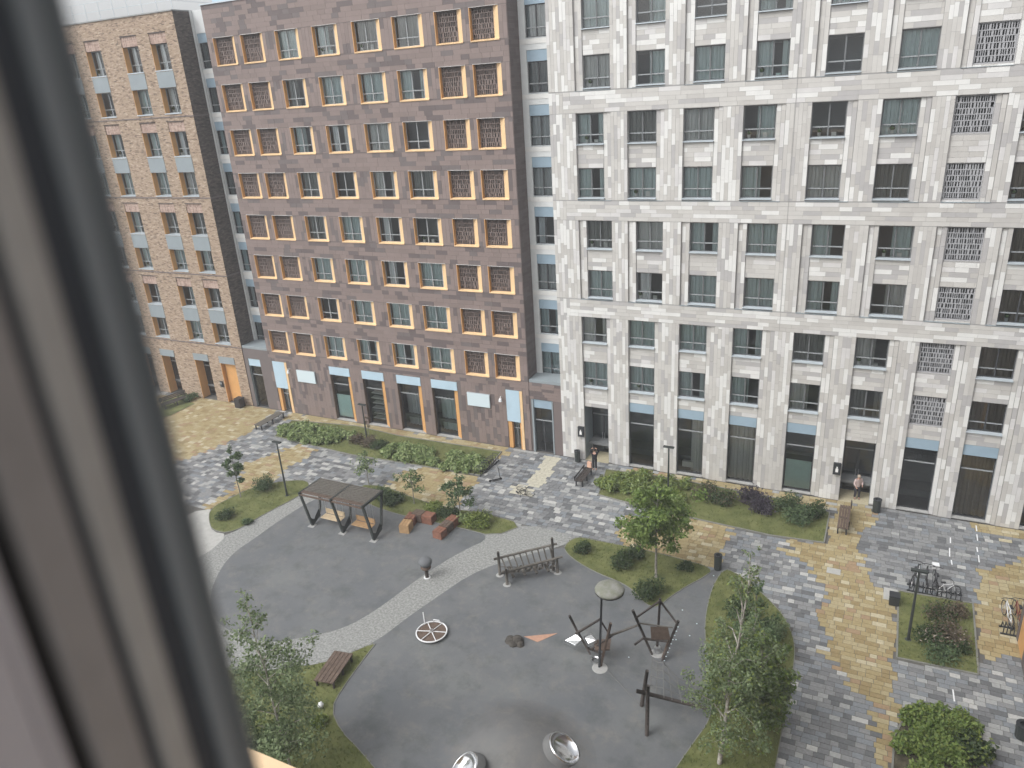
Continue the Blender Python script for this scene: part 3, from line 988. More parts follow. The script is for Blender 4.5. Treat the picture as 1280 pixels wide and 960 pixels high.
# ================================================================== BUFF BRICK BUILDING
TX1, TX0 = -46.30, -74.0
tan = thing('brick_building', 'buff brick apartment building with orange window jambs at the far left', 'building')
tw = MB(); holes = []
tcs = [(-49.12, -47.42), (-52.12, -50.42), (-56.2, -54.5), (-59.2, -57.5), (-63.3, -61.6), (-66.3, -64.6)]
TD = .42
for xa, xb in tcs:
    for k in range(4):
        zt = 28.05 - 6 * k
        for (zlo, zhi) in ((zt - 1.78, zt), (zt - 4.72, zt - 2.95)):
            holes.append((xa, xb, zlo, zhi))
            wc = 'white' if (k == 0 and zlo > 25 and xa > -58) or (xa == -49.12 and k == 1 and zlo > 18) else 'auto'
            f = window(tan, xa, TD, zlo + .02, xb - xa, zhi - zlo - .02, 'mid_two', 'glass', None, wc)
            q = MB(); q.box(-.004, .035, -TD - .01, .0, 0, zhi - zlo - .03, 'orange_metal'); q.build('jamb', f)
            q = MB(); q.box(-.03, xb - xa + .03, -TD - .05, .0, -.06, .01, 'sill_metal'); q.build('sill', f)
        q = MB(); q.box(xa - .01, xb + .04, -.03, .12, zt - 2.93, zt - 1.86, 'grey_panel'); q.build('spandrel_panel', tan)
        holes.append((xa, xb, zt, zt + .72))
        q = MB(); q.box(xa, xb, .05, .2, zt + .005, zt + .70, 'pink_brick'); q.build('brick_lintel', tan)
        q = MB(); q.box(xa - .05, xb + .02, -.03, .06, zt + .70, zt + .76, 'dark_brick'); q.build('lintel_dark_course', tan)  # thin course of dark brick above the lintel
    holes.append((xa, xb, 0, 3.58))
    s = window(tan, xa + .02, .8, .06, xb - xa - .04, 3.5, 'dark_shop', 'glass_dark', None, None); s.name = 'shop_window'
    q = MB(); q.box(-.02, .03, -.8, .0, -.06, 3.5, 'orange_metal'); q.build('jamb', s)
    q = MB(); q.box(xa - .02, xb + .02, -.04, .15, 3.58, 4.18, 'grey_panel'); q.build('fascia_panel', tan)
# orange panel in the opening nearest to the corner
q = MB(); q.box(-49.0, -47.6, .34, .38, .02, 3.5, 'orange_metal'); q.build('orange_door', tan)
wall_cut(tw, TX0, TX1, 0, 30.0, holes, .0, 'buff_brick')
for h in holes:
    reveal(tw, *h, 0, .9 if h[2] == 0 else .48, 'buff_brick', bottom=h[2] > 0)
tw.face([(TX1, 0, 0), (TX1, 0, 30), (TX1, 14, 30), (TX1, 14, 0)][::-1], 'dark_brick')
tw.face([(TX0, 0, 30), (TX1, 0, 30), (TX1, 14, 30), (TX0, 14, 30)], 'roof_grey')
tw.build('wall', tan)
mb = MB(); mb.box(TX0, TX1 - .1, 1.6, 1.65, .02, 29, 'room_dark')
for k in range(10):
    mb.box(TX0, TX1 - .1, .75, 1.6, k * 3.0 + .85, k * 3.0 + 1.05, 'room_dark')
mb.build('interior', tan)
for z in (23.1, 17.2, 11.15, 5.15):
    q = MB(); q.box(TX0, TX1 + .03, -.04, .0, z - .04, z + .03, 'tile_slate'); q.box(TX1, TX1 + .06, .0, 1.55, z - .06, z + .05, 'tile_slate'); q.build('string_course', tan)
q = MB(); q.box(TX0, TX1 + .06, -.08, .4, 30.0, 30.08, 'roof_grey'); q.box(TX1 - .3, TX1 + .06, .4, 14, 30.0, 30.08, 'roof_grey'); q.build('parapet_cap', tan)
rail = thing('roof_railing', 'thin metal safety railing along the roof edge of the buff brick building', 'railing', (TX1, .2, 30.08))
for z in (.6, 1.2):
    q = MB(); q.tube([(TX0 - TX1, 0, z), (-.1, 0, z)], .014, 'sill_metal', 5); q.tube([(-.1, 0, z), (-.1, 12, z)], .014, 'sill_metal', 5); q.build('rail', rail)
for i in range(19):
    q = MB(); q.tube([(-.1 - i * 1.5, 0, 0), (-.1 - i * 1.5, 0, 1.2)], .018, 'sill_metal', 5); q.build('post', rail)

# ================================================================== OWN BUILDING SIDE: wing at right, ledge, window frame
wing = thing('wing_building', 'corner of a brown tiled wing with an orange door panel at the right edge', 'building', (7.05, -9.4, 0))
q = MB()
q.box(0, 6, -34, -1.7, 0, 27, 'joint_brown', skip='u'); q.box(0, 6, -.35, 0, 0, 27, 'joint_brown', skip='u'); q.box(.25, 6, -1.7, -.35, 0, 27, 'joint_brown', skip='ufb'); q.build('wall', wing)
L = []
q = MB()
for za in [i * .62 for i in range(43)]:
    for r in range(150):
        ya = -1.7 - .21 * (r + 1)
        if ya < -33.9: break
        q.box(-.02, 0, ya + .01, ya + .20, za + .01, za + .61, rnd.choice(['tile_mauve', 'tile_mauve', 'tile_mauve_b', 'tile_umber', 'tile_slate']), skip='r')
    q.box(-.02, 0, -.34, -.18, za + .01, za + .61, 'tile_slate', skip='r'); q.box(-.02, 0, -.17, -.01, za + .01, za + .61, 'tile_umber', skip='r')
q.build('cladding', wing, kind='stuff')
q = MB(); q.box(.0, .24, -1.66, -.4, .03, 3.8, 'orange_metal'); q.build('orange_panel', wing)

own = thing('balcony_ledge', 'pale orange ledge of the viewer\'s own building at the bottom left below the window', 'ledge', (0, 0, 0))
q = MB(); q.box(-14, 12, -41.2, -38.38, 17.55, 17.7, 'beige_metal'); q.build('cap', own)
q = MB(); q.box(-13.9, 11.9, -41.2, -38.6, 0, 17.55, 'beige_metal', skip='tu'); q.build('wall', own)

wf = thing('window_frame', 'out of focus grey window frame with beige inner profiles filling the left edge of the photo', 'window frame', (CAM.x, CAM.y, CAM.z))
XF = -.40


def yaz(deg): return -XF / math.tan(math.radians(deg))


prof = [('outer_profile', 53.45, 56.15, 'anthracite_pale', .0), ('rebate', 56.15, 58.3, 'gasket_blue', -.004), ('sash_profile', 58.3, 60.5, 'pvc_greige', .002),
        ('gasket', 60.5, 61.55, 'gasket_blue', -.003), ('inner_sash_profile', 61.55, 64.9, 'pvc_beige', .002), ('gasket', 64.9, 66.4, 'gasket', -.004), ('lining', 66.4, 67.6, 'pvc_mauve', .0), ('lining', 67.66, 100.0, 'pvc_mauve', .002)]
for nm, a0, a1, m, dx in prof:
    q = MB(); q.box(XF - .09, XF + dx, yaz(a1), yaz(a0), -1.0, .9, m)
    o = q.build(nm, wf)
    bv = o.modifiers.new('bevel', 'BEVEL'); bv.width = .0025; bv.segments = 2
q = MB(); q.box(XF - .09, XF + .0015, yaz(54.9), yaz(53.9), -1.0, .9, 'anthracite'); q.build('groove_strip', wf)

# ================================================================== GROUND
def poly(pts, z=0): return [tuple(at(x, y, z)[:2]) for x, y in pts]


def smooth_poly(P, n=2):
    for _ in range(n):
        Q = []
        for i in range(len(P)):
            a, b = P[i], P[(i + 1) % len(P)]
            Q.append((a[0] * .75 + b[0] * .25, a[1] * .75 + b[1] * .25)); Q.append((a[0] * .25 + b[0] * .75, a[1] * .25 + b[1] * .75))
        P = Q
    return P


def inside(x, y, P):
    c = False; j = len(P) - 1
    for i in range(len(P)):
        if (P[i][1] > y) != (P[j][1] > y) and x < (P[j][0] - P[i][0]) * (y - P[i][1]) / (P[j][1] - P[i][1]) + P[i][0]:
            c = not c
        j = i
    return c


q = MB(); q.box(-900, 900, -900, 900, -.6, -.03, 'joint_sand', skip='u'); q.build('ground', kind='structure')

lawnL = smooth_poly(poly([(262, 637), (285, 624), (318, 609), (350, 602), (388, 600), (383, 616), (330, 643), (290, 667), (266, 664), (261, 652)]))
lawnM = smooth_poly(poly([(448, 606), (480, 608), (520, 624), (560, 636), (600, 641), (657, 656), (617, 671), (575, 660), (512, 647), (480, 638), (450, 626)]), 1)
lawnC = smooth_poly(poly([(704, 683), (720, 671), (740, 675), (802, 687), (850, 699), (893, 711), (880, 722), (860, 732), (837, 747), (822, 760), (808, 757), (795, 742), (780, 730), (747, 717), (725, 705), (709, 693)]))
lawnR = smooth_poly(poly([(835, 975), (869, 925), (886, 903), (893, 870), (886, 830), (880, 790), (884, 755), (893, 728), (906, 710), (925, 720), (945, 735), (962, 751), (980, 770), (992, 797), (994, 820), (987, 861), (976, 921), (960, 1010), (800, 1010)]))
lawnB = smooth_poly(poly([(150, 870), (240, 842), (285, 837), (323, 840), (380, 834), (420, 825), (472, 802), (460, 817), (427, 862), (414, 887), (426, 914), (450, 938), (480, 975), (480, 1040), (100, 1040)]), 1)
circleA = smooth_poly(poly([(392, 624), (350, 650), (320, 672), (290, 692), (272, 717), (262, 745), (265, 768), (280, 786), (317, 800), (350, 803), (382, 796), (428, 787), (472, 762), (527, 720), (575, 690), (617, 671), (575, 658), (512, 645), (478, 634), (450, 622), (420, 616)]))
mainB = smooth_poly(poly([(420, 826), (472, 801), (512, 770), (550, 744), (585, 720), (622, 704), (703, 682), (709, 693), (725, 705), (747, 717), (780, 730), (795, 742), (808, 757), (822, 760), (837, 747), (860, 732), (880, 722), (893, 710), (908, 706), (930, 730), (960, 790), (940, 880), (880, 1000), (500, 1050), (400, 950), (400, 870)]), 1)
ring = smooth_poly(poly([(378, 611), (330, 643), (290, 667), (268, 672), (250, 690), (228, 730), (225, 780), (240, 815), (265, 833), (301, 840), (335, 841), (380, 834), (420, 826), (472, 801), (512, 770), (550, 744), (585, 720), (622, 704), (704, 683), (722, 671), (655, 654), (620, 667), (560, 640), (400, 600)]), 1)
palepath = smooth_poly(poly([(238, 640), (266, 636), (268, 640), (261, 652), (266, 665), (285, 668), (262, 690), (240, 700), (215, 700), (215, 660)]), 1)
bed1 = poly([(365, 526), (447, 533), (498, 545), (627, 565), (602, 595), (534, 584), (440, 569), (410, 562), (343, 546)])
bed2 = poly([(757, 587), (830, 597), (960, 621), (1037, 641), (1030, 679), (965, 670), (865, 648), (800, 633), (748, 619)])
bed3 = poly([(1123, 739), (1216, 755), (1223, 844), (1121, 823)])
bed4 = poly([(1140, 881), (1212, 897), (1236, 1010), (1112, 1010), (1118, 920)])
bed0 = poly([(205, 500), (225, 497), (243, 505), (212, 520), (190, 525)])
sheets = [('playground_surface', circleA, .012, 'rubber_field'), ('playground_surface', mainB, .012, 'mound_rubber')]
q = MB(); q.prism(ring, -.03, .008, 'path_setts'); q.build('path', kind='structure')
q = MB(); q.prism(palepath, -.03, .011, 'path_pale'); q.build('pale_path', kind='structure')
for nm, P, z, m in sheets:
    q = MB(); q.prism(P, -.03, z, m); q.build(nm, kind='structure')
for nm, P, m in (('lawn', lawnL, 'lawn'), ('lawn', lawnM, 'lawn'), ('lawn', lawnC, 'lawn'), ('lawn', lawnR, 'lawn'), ('lawn', lawnB, 'lawn'),
                 ('planting_bed', bed1, 'lawn'), ('planting_bed', bed2, 'lawn'), ('planting_bed', bed3, 'lawn'), ('planting_bed', bed4, 'soil'), ('planting_bed', bed0, 'lawn')):
    q = MB(); q.prism(P, -.03, .035, m, 'kerb'); q.build(nm, kind='structure')
# kerb edging of the beds
for P in (bed1, bed2, bed3, bed4):
    q = MB()
    for i in range(len(P)):
        a, b = P[i], P[(i + 1) % len(P)]
        q.beam((a[0], a[1], .02), (b[0], b[1], .02), .07, .09, 'kerb')
    q.build('kerb', kind='structure')
for P in (lawnL, lawnM, lawnC, lawnR, lawnB):
    q = MB(); n = len(P)
    for i in range(n):
        a, b = P[i], P[(i + 1) % n]
        q.beam((a[0], a[1], .012), (b[0], b[1], .012), .035, .06, 'kerb')
    q.build('kerb', kind='structure')

# zones of straw coloured paving
yz = [poly(p) for p in [
    [(150, 500), (230, 490), (300, 500), (345, 512), (332, 530), (290, 550), (235, 574), (200, 582), (150, 560)],
    [(225, 652), (247, 640), (262, 628), (292, 610), (305, 582), (330, 570), (372, 555), (398, 562), (375, 576), (352, 592), (337, 606), (292, 622), (262, 642), (230, 668)],
    [(474, 612), (498, 592), (530, 583), (592, 592), (600, 600), (592, 614), (562, 640), (520, 627)],
    [(777, 662), (785, 648), (860, 645), (915, 657), (902, 690), (893, 712), (800, 692), (773, 674)],
    [(1040, 625), (1095, 635), (1092, 652), (1073, 675), (1077, 708), (1100, 735), (1123, 740), (1121, 823), (1116, 1000), (1096, 1000), (1096, 885), (1070, 861), (1031, 818), (1027, 776), (1032, 737), (1010, 700), (981, 690), (985, 672), (1030, 680), (1040, 660)],
    [(1228, 720), (1250, 708), (1290, 696), (1290, 815), (1224, 822), (1218, 762)],
    [(1210, 650), (1290, 664), (1290, 674), (1262, 676), (1255, 668), (1218, 664)]]]
yz.append([(-41.9, 0), (-41.9, -1.3), (-22.0, -1.9), (-21.6, -1.0), (-22.3, 0)])
yz.append([(-13.6, 0), (-13.6, -1.0), (-1.2, -1.5), (-1.2, 0)])
cream = [poly([(683, 569), (700, 573), (678, 609), (655, 606)]), poly([(640, 606), (662, 608), (668, 622), (640, 618)])]
blocked = [lawnL, lawnM, lawnC, lawnR, lawnB, circleA, mainB, ring, palepath, bed1, bed2, bed3, bed4]
boxes_ = [(min(p[0] for p in P), max(p[0] for p in P), min(p[1] for p in P), max(p[1] for p in P), P) for P in blocked]
pv = []
y = -.02
row = 0
while y > -29:
    dy = .30 if y > -12 else .26
    x = -62 + rnd.random() * .3
    while x < (7.0 if y < -9.5 else 12):
        l = rnd.choice([.3, .4, .4, .6])
        cx, cy = x + l / 2, y - dy / 2
        x += l
        if y < -14 and cx < -3: continue
        if any(b[0] < cx < b[1] and b[2] < cy < b[3] and inside(cx, cy, b[4]) for b in boxes_): continue
        if cy < -25 and cx < 0: continue
        nx_, ny_ = cx + rnd.uniform(-.25, .25), cy + rnd.uniform(-.2, .2)
        if any(inside(cx, cy, P) for P in cream): m = 'paver_bone'
        elif any(inside(nx_, ny_, P) for P in yz):
            m = rnd.choices([c[0] for c in PY], [.42, .26, .16, .08, .08])[0]
        else:
            bright = .5 + .5 * math.sin(cx * .37 + cy * .21 + 1.3) * math.cos(cy * .5 - cx * .13)
            wts = [.14, .20, .25, .15, .17, .09] if (-24 < cx < -11 or cx < -30) else [.12, .19, .25, .23, .16, .05]
            if -1.2 < cx and cy > -8: wts = [.16, .28, .30, .16, .09, .01]
            m = rnd.choices([c[0] for c in PG], wts)[0]
        pv.append((cx, cy, l, dy, m))
    y -= dy
    row += 1
paving = thing('paving', '', '')
for k_ in ('label', 'category'): del paving[k_]
paving['kind'] = 'structure'
pv.sort(key=lambda t: (Vector((t[0], t[1], 0)) - CAM).length)
stuff = MB()
for i, (cx, cy, l, dy, m) in enumerate(pv):
    h = rnd.uniform(-.003, .003); g = .009
    if i < 300:
        put('paver', unit_box(m), paving, loc=(cx - l / 2 + g, cy - dy / 2 + g, -.03), scale=(l - 2 * g, dy - 2 * g, .03 + h))
    else:
        stuff.box(cx - l / 2 + g, cx + l / 2 - g, cy - dy / 2 + g, cy + dy / 2 - g, -.03, h, m, skip='u')
stuff.build('pavers', paving, kind='stuff')

# white dashes painted on the parking bay, pale inspection slab
for i, (a, b) in enumerate([((1188, 672), (1188, 679)), ((1187, 685), (1187, 696)), ((1189, 700), (1190, 706)), ((1220, 657), (1221, 664)), ((1221, 668), (1222, 676)), ((1221, 684), (1222, 690)), ((1223, 694), (1224, 703)), ((1191, 862), (1193, 877))]):
    p0, p1 = at(*a), at(*b)
    q = MB(); q.beam((p0.x, p0.y, .008), (p1.x, p1.y, .008), .055, .006, 'white_paint'); q.build('painted_dash', kind='structure')
q = MB(); c_ = at(1042, 714); q.box(c_.x - .32, c_.x + .32, c_.y - .24, c_.y + .24, 0, .012, 'path_pale'); tag(q.build('inspection_cover'), 'pale square inspection slab set into the straw coloured paving', 'cover')

# mound with steel tunnels, worn rubber
MC = Vector((-10.55, -23.35, 0))
MR, MH = 3.3, .85
def mound_z(x, y):
    r = math.hypot((x - MC.x) / MR, (y - MC.y) / (MR * .85))
    return MH * (.5 + .5 * math.cos(math.pi * r)) if r < 1 else 0.0
q = MB(); N = 120; b = 0
TUN = [(at(705.5, 935, .42), Vector((0.5277, 0.24, 0.8148))), (at(580, 962, .42), Vector((-0.5106, -0.3, 0.8058)))]
def in_tunnel(x, y, z):
    for c, n in TUN:
        d = Vector((x, y, z)) - c
        if (d - n * d.dot(n)).length < .64: return True
    return False
for i in range(N):
    for j in range(N):
        xs = [MC.x + MR * 1.02 * (2 * a / N - 1) for a in (i, i + 1)]; ys = [MC.y + MR * .87 * (2 * a / N - 1) for a in (j, j + 1)]
        zs = [mound_z(x, y) for x, y in ((xs[0], ys[0]), (xs[1], ys[0]), (xs[1], ys[1]), (xs[0], ys[1]))]
        if max(zs) > 0 and not in_tunnel(sum(xs) / 2, sum(ys) / 2, sum(zs) / 4):
            q.face([(xs[0], ys[0], zs[0] + .005), (xs[1], ys[0], zs[1] + .005), (xs[1], ys[1], zs[2] + .005), (xs[0], ys[1], zs[3] + .005)], 'mound_rubber')
o = q.build('play_mound', smooth=True, kind='structure')
for (px, py), nrm, lb in (((705.5, 935), (0.5277, 0.24, 0.8148), 'polished steel tunnel mouth in the rubber mound, the fully visible right one'),
                          ((580, 962), (-0.5106, -0.3, 0.8058), 'polished steel tunnel mouth cut off by the bottom edge of the photo')):
    c = at(px, py, .42)
    t = thing('tunnel_mouth', lb, 'play tunnel', tuple(c), 0, 'steel tunnel mouths')
    nv = Vector(nrm)
    q = MB(); q.lathe([(.62, -.05), (.62, .03), (.65, .05), (.68, .03), (.69, -.10)], 'steel', (0, 0, 0), 32, nv); q.build('rim', t, smooth=True)
    q = MB(); q.lathe([(.685, -.0), (.74, -.10), (.80, -.30)], 'mound_rubber', (0, 0, 0), 32, nv); q.build('rubber_collar', t, smooth=True)
    t.scale = (1, 1, 1)
    q = MB(); q.lathe([(.62, .0), (.56, -.10), (.45, -.17), (.3, -.215), (.12, -.235), (0.0, -.24)], 'steel', (0, 0, 0), 32, nv); q.build('lining', t, smooth=True)

# ================================================================== VEGETATION
def leaves(name, parent, blobs, n, size, lm, loc=(0, 0, 0), flat=0.35, extra=None):
    """n small folded leaves spread over ellipsoids blobs=[(cx,cy,cz,rx,ry,rz)]"""
    B = np.array(blobs); w = B[:, 3] * B[:, 4] + B[:, 3] * B[:, 5]; w = w / w.sum()
    idx = rng.choice(len(B), n, p=w)
    d = rng.normal(size=(n, 3)); d /= np.linalg.norm(d, axis=1)[:, None]
    r = rng.random(n) ** .42
    # knobbly clumps: displace radius by a few directions
    c = B[idx, :3] + d * r[:, None] * B[idx, 3:] * (1 + .22 * np.sin(d[:, 0] * 7 + idx) * np.cos(d[:, 1] * 6 + d[:, 2] * 5))[:, None]
    c[:, 2] = np.maximum(c[:, 2], .04)
    nrm = rng.normal(size=(n, 3)) * .8 + d * .5 + np.array([0, 0, flat * 2])
    nrm /= np.linalg.norm(nrm, axis=1)[:, None]
    a = rng.normal(size=(n, 3)); t = np.cross(nrm, a); t /= np.linalg.norm(t, axis=1)[:, None]
    bt = np.cross(nrm, t)
    s = size * rng.uniform(.6, 1.35, n)[:, None]
    V = np.empty((n, 4, 3))
    V[:, 0] = c - t * s; V[:, 1] = c + bt * s * .55 + nrm * s * .12; V[:, 2] = c + t * s; V[:, 3] = c - bt * s * .55 + nrm * s * .12
    me = bpy.data.meshes.new(name)
    me.vertices.add(4 * n); me.vertices.foreach_set('co', V.ravel())
    me.loops.add(4 * n); me.loops.foreach_set('vertex_index', np.arange(4 * n, dtype=np.int32))
    me.polygons.add(n); me.polygons.foreach_set('loop_start', np.arange(0, 4 * n, 4, dtype=np.int32))
    me.polygons.foreach_set('loop_total', np.full(n, 4, dtype=np.int32)) if False else None
    me.materials.append(LEAF[lm])
    if extra:
        me.materials.append(LEAF[extra[0]])
        mi = (rng.random(n) < extra[1]).astype(np.int32)
        me.polygons.foreach_set('material_index', mi)
    me.update(calc_edges=True)
    me.validate()
    return put(name, me, parent, loc=loc)


def tree(name, label, cat, base, h, rad, lm, n, leaf, clear=.3, bark='bark_grey', lean=(0, 0), nb=12, trunk_r=.06, shape='round', extra=None, group=None, seed=1):
    r = random.Random(seed)
    t = thing(name, label, cat, tuple(base), 0, group)
    q = MB()
    tp = [(lean[0] * (s / 6) ** 1.4 + r.uniform(-.03, .03) * h * .2, lean[1] * (s / 6) ** 1.4 + r.uniform(-.03, .03) * h * .2, h * .95 * s / 6) for s in range(7)]
    tp[0] = (0, 0, -.02)
    q.tube(tp, [trunk_r * (1.25 - s / 6 * 1.05) for s in range(7)], bark, 7)
    q.build('trunk', t, smooth=True)
    blobs = []
    qb = MB()
    for i in range(nb):
        f = clear + (1 - clear) * (i + .5) / nb
        k = f * 6; a = int(min(k, 5)); u = k - a
        p = Vector(tp[a]).lerp(Vector(tp[a + 1]), u)
        ang = i * 2.4 + r.uniform(-.4, .4)
        g = (f - clear) / (1 - clear)
        rr = rad * (math.sin(math.pi * min(1, .18 + g * .85)) ** .7 if shape == 'round' else (1.05 - .8 * g)) * r.uniform(.65, 1.1)
        e = p + Vector((math.cos(ang) * rr * .75, math.sin(ang) * rr * .75, h * r.uniform(.04, .12)))
        m_ = p.lerp(e, .5) + Vector((0, 0, .06 * h * .5))
        qb.tube([p, m_, e], [trunk_r * .42, trunk_r * .28, trunk_r * .12], bark, 5)
        b_ = rr * r.uniform(.38, .55)
        blobs.append((e.x, e.y, e.z, b_, b_, b_ * r.uniform(.7, 1.0)))
        if r.random() < .7:
            m2 = p.lerp(e, .55)
            blobs.append((m2.x, m2.y, m2.z + .1, b_ * .8, b_ * .8, b_ * .6))
        for _ in range(2):
            o2 = e + Vector((r.uniform(-1, 1), r.uniform(-1, 1), r.uniform(-.2, .9))) * b_ * 1.2
            qb.tube([e, o2], [trunk_r * .12, trunk_r * .06], bark, 4)
            blobs.append((o2.x, o2.y, o2.z, b_ * .45, b_ * .45, b_ * .4))
    top = Vector(tp[6]); blobs.append((top.x, top.y, top.z, rad * .22, rad * .22, h * .07))
    qb.build('branches', t, smooth=True)
    leaves('crown', t, blobs, n, leaf, lm, extra=extra)
    return t


tree('maple_tree', 'young round-headed maple on the central lawn in front of the white building', 'tree', at(820, 722), 5.3, 1.85, 'maple', 6000, .095, .30, seed=3, nb=16, lean=(0, .0))
tree('birch_tree', 'tall loose birch at the right of the playground with leaves down to its foot', 'tree', at(899, 955), 8.6, 1.55, 'birch', 8500, .056, .12, 'bark_birch', nb=28, shape='cone', trunk_r=.07, seed=5, lean=(.6, .3), extra=('lime', .18))
tree('leafy_tree', 'bushy yellow green tree with low branches right of the tall birch', 'tree', at(946, 912), 4.6, 1.35, 'maple', 5200, .082, .08, 'bark_grey', nb=18, trunk_r=.05, seed=6, extra=('birch', .5))
tree('birch_tree', 'dark leafy birch sapling between the two larger birches on the right lawn', 'tree', at(940, 825), 3.9, 1.15, 'young', 3600, .065, .10, 'bark_grey', nb=14, shape='cone', trunk_r=.04, seed=8)
tree('birch_tree', 'loose multi-stemmed birch on the lower left lawn beside the window frame', 'tree', at(366, 975), 7.6, 2.1, 'birch', 9500, .062, .16, 'bark_birch', nb=24, shape='cone', trunk_r=.05, seed=11, lean=(-.6, .3))
tree('birch_tree', 'small birch half hidden by the window frame on the lower left lawn', 'tree', at(318, 975), 4.2, 1.0, 'birch', 3200, .055, .12, 'bark_birch', nb=14, shape='cone', trunk_r=.035, seed=12)
tree('young_tree', 'narrow dark young tree at the back left corner of the left lawn', 'tree', at(301, 622), 3.7, .78, 'young', 1700, .075, .28, nb=12, seed=14, trunk_r=.035)
tree('young_tree', 'sparse grey green young tree right behind the pergola', 'tree', at(461, 606), 2.4, .85, 'young', 750, .07, .35, nb=9, seed=15, trunk_r=.03, extra=('hosta', .5))
tree('young_tree', 'sparse young tree between the pergola and the red curved seat', 'tree', at(518, 630), 2.5, .85, 'young', 800, .07, .35, nb=10, seed=16, trunk_r=.03, extra=('hosta', .3))
tree('young_tree', 'dark young tree behind the red curved seat', 'tree', at(576, 650), 3.0, .95, 'young', 1300, .08, .32, nb=10, seed=17, trunk_r=.035)
tree('young_tree', 'thin leafless-looking sapling in front of the shop windows of the brown building', 'tree', at(461, 545), 1.6, .35, 'bronze', 140, .06, .4, nb=5, seed=19, trunk_r=.02)


def shrub(name, label, c, r, h, lm, n, leaf=.07, group=None, extra=None, kn=5, sd=0, cat='shrub'):
    rr = random.Random(sd + int(c[0] * 100))
    t = thing(name, label, cat, (c[0], c[1], .03), 0, group)
    bl = []
    q = MB()
    for i in range(kn):
        a = i * 2.4 + rr.random(); d = r * .5 * math.sqrt((i + .3) / kn) * 1.3
        x, y = math.cos(a) * d, math.sin(a) * d
        hh = h * rr.uniform(.7, 1.1)
        bl.append((x, y, hh * .55, r * .55, r * .55, hh * .5))
        q.tube([(0, 0, 0), (x * .6, y * .6, hh * .3), (x, y, hh * .7)], [.02, .014, .006], 'bark_grey', 4)
    q.build('stems', t)
    leaves('foliage', t, bl, n, leaf, lm, extra=extra)
    return t


for (px, py), r, h, lm, lb in [((333, 612), .75, .95, 'young', 'dark round shrub on the left lawn beside the tall lamp post'),
                               ((283, 648), .6, .6, 'dark', 'low dark shrub at the left end of the left lawn'),
                               ((310, 655), .35, .35, 'young', 'little low shrub near the lower edge of the left lawn'),
                               ((730, 690), .55, .6, 'dark', 'small round shrub at the left tip of the central lawn'),
                               ((779, 708), .75, .8, 'dark', 'bushy shrub left of the maple trunk on the central lawn'),
                               ((797, 696), .6, .7, 'dark', 'shrub just behind and left of the maple trunk'),
                               ((858, 712), .5, .4, 'dark', 'low shrub at the right of the maple on the central lawn'),
                               ((812, 745), .85, .8, 'dark', 'dense shrub at the lower tip of the central lawn'),
                               ((955, 850), .9, 1.0, 'lime', 'yellow green shrub under the birches on the right lawn'),
                               ((930, 770), .9, 1.0, 'dark', 'dark shrub at the upper part of the right lawn'),
                               ((345, 935), .9, .8, 'dark', 'low shrub at the foot of the lower left birch'),
                               ((965, 795), .8, .8, 'birch', 'grey green shrub near the right edge of the right lawn'),
                               ((400, 905), .4, .35, 'lime', 'small pale shrub on the lower left lawn near the wooden bench')]:
    c = at(px, py); shrub('shrub', lb, c, r, h, lm, int(900 * r * (1 + h)), .06)
for (px, py), r, h, lm, n, lb in [((492, 629), .8, .75, 'dark', 1500, 'dark hedge plant left of the red curved seat'), ((476, 622), .7, .7, 'young', 1200, 'bushy hedge plant just behind the right pergola leg'),
                                  ((545, 641), .7, .7, 'lime', 1300, 'yellow green shrub directly behind the red curved seat'), ((562, 648), .7, .8, 'dark', 1300, 'dark shrub at the inner corner of the red curved seat'),
                                  ((600, 657), .85, .7, 'lime', 1700, 'light green shrub right of the red curved seat'), ((583, 654), .5, .6, 'hosta', 700, 'pale leafed shrub at the right end of the red curved seat')]:
    shrub('shrub', lb, at(px, py), r, h, lm, n, .065)
# bed at the brown building
hg1 = 'leafy plants massed at the left end of the long bed'
hg2 = 'leafy plants massed at the right end of the long bed'
for i in range(96):
    left = i < 46
    if left: x = rnd.uniform(-40.9, -34.0); yy = rnd.uniform(-4.2, -2.3)
    else: x = rnd.uniform(-30.2, -22.5); yy = rnd.uniform(-4.4, -2.7)
    if not inside(x, yy, bed1): continue
    shrub('leafy_plant', 'pale green leafy plant massed in the %s half of the long bed' % ('left' if left else 'right'), (x, yy), .55, rnd.uniform(.4, .6), 'hosta', 330, .11,
          hg1 if left else hg2, sd=i, kn=4, cat='plant')
for i, (x, yy, lm, lb) in enumerate([(-33.2, -2.9, 'bronze', 'brownish shrub at the middle of the bed along the brown building, leftmost of three'), (-32.0, -3.1, 'bronze', 'brownish shrub at the middle of the bed along the brown building, second of three'),
                                     (-31.0, -3.2, 'dark', 'dark shrub at the middle of the bed along the brown building, rightmost of three')]):
    shrub('shrub', lb, (x, yy), .7, .7, lm, 800, .07)
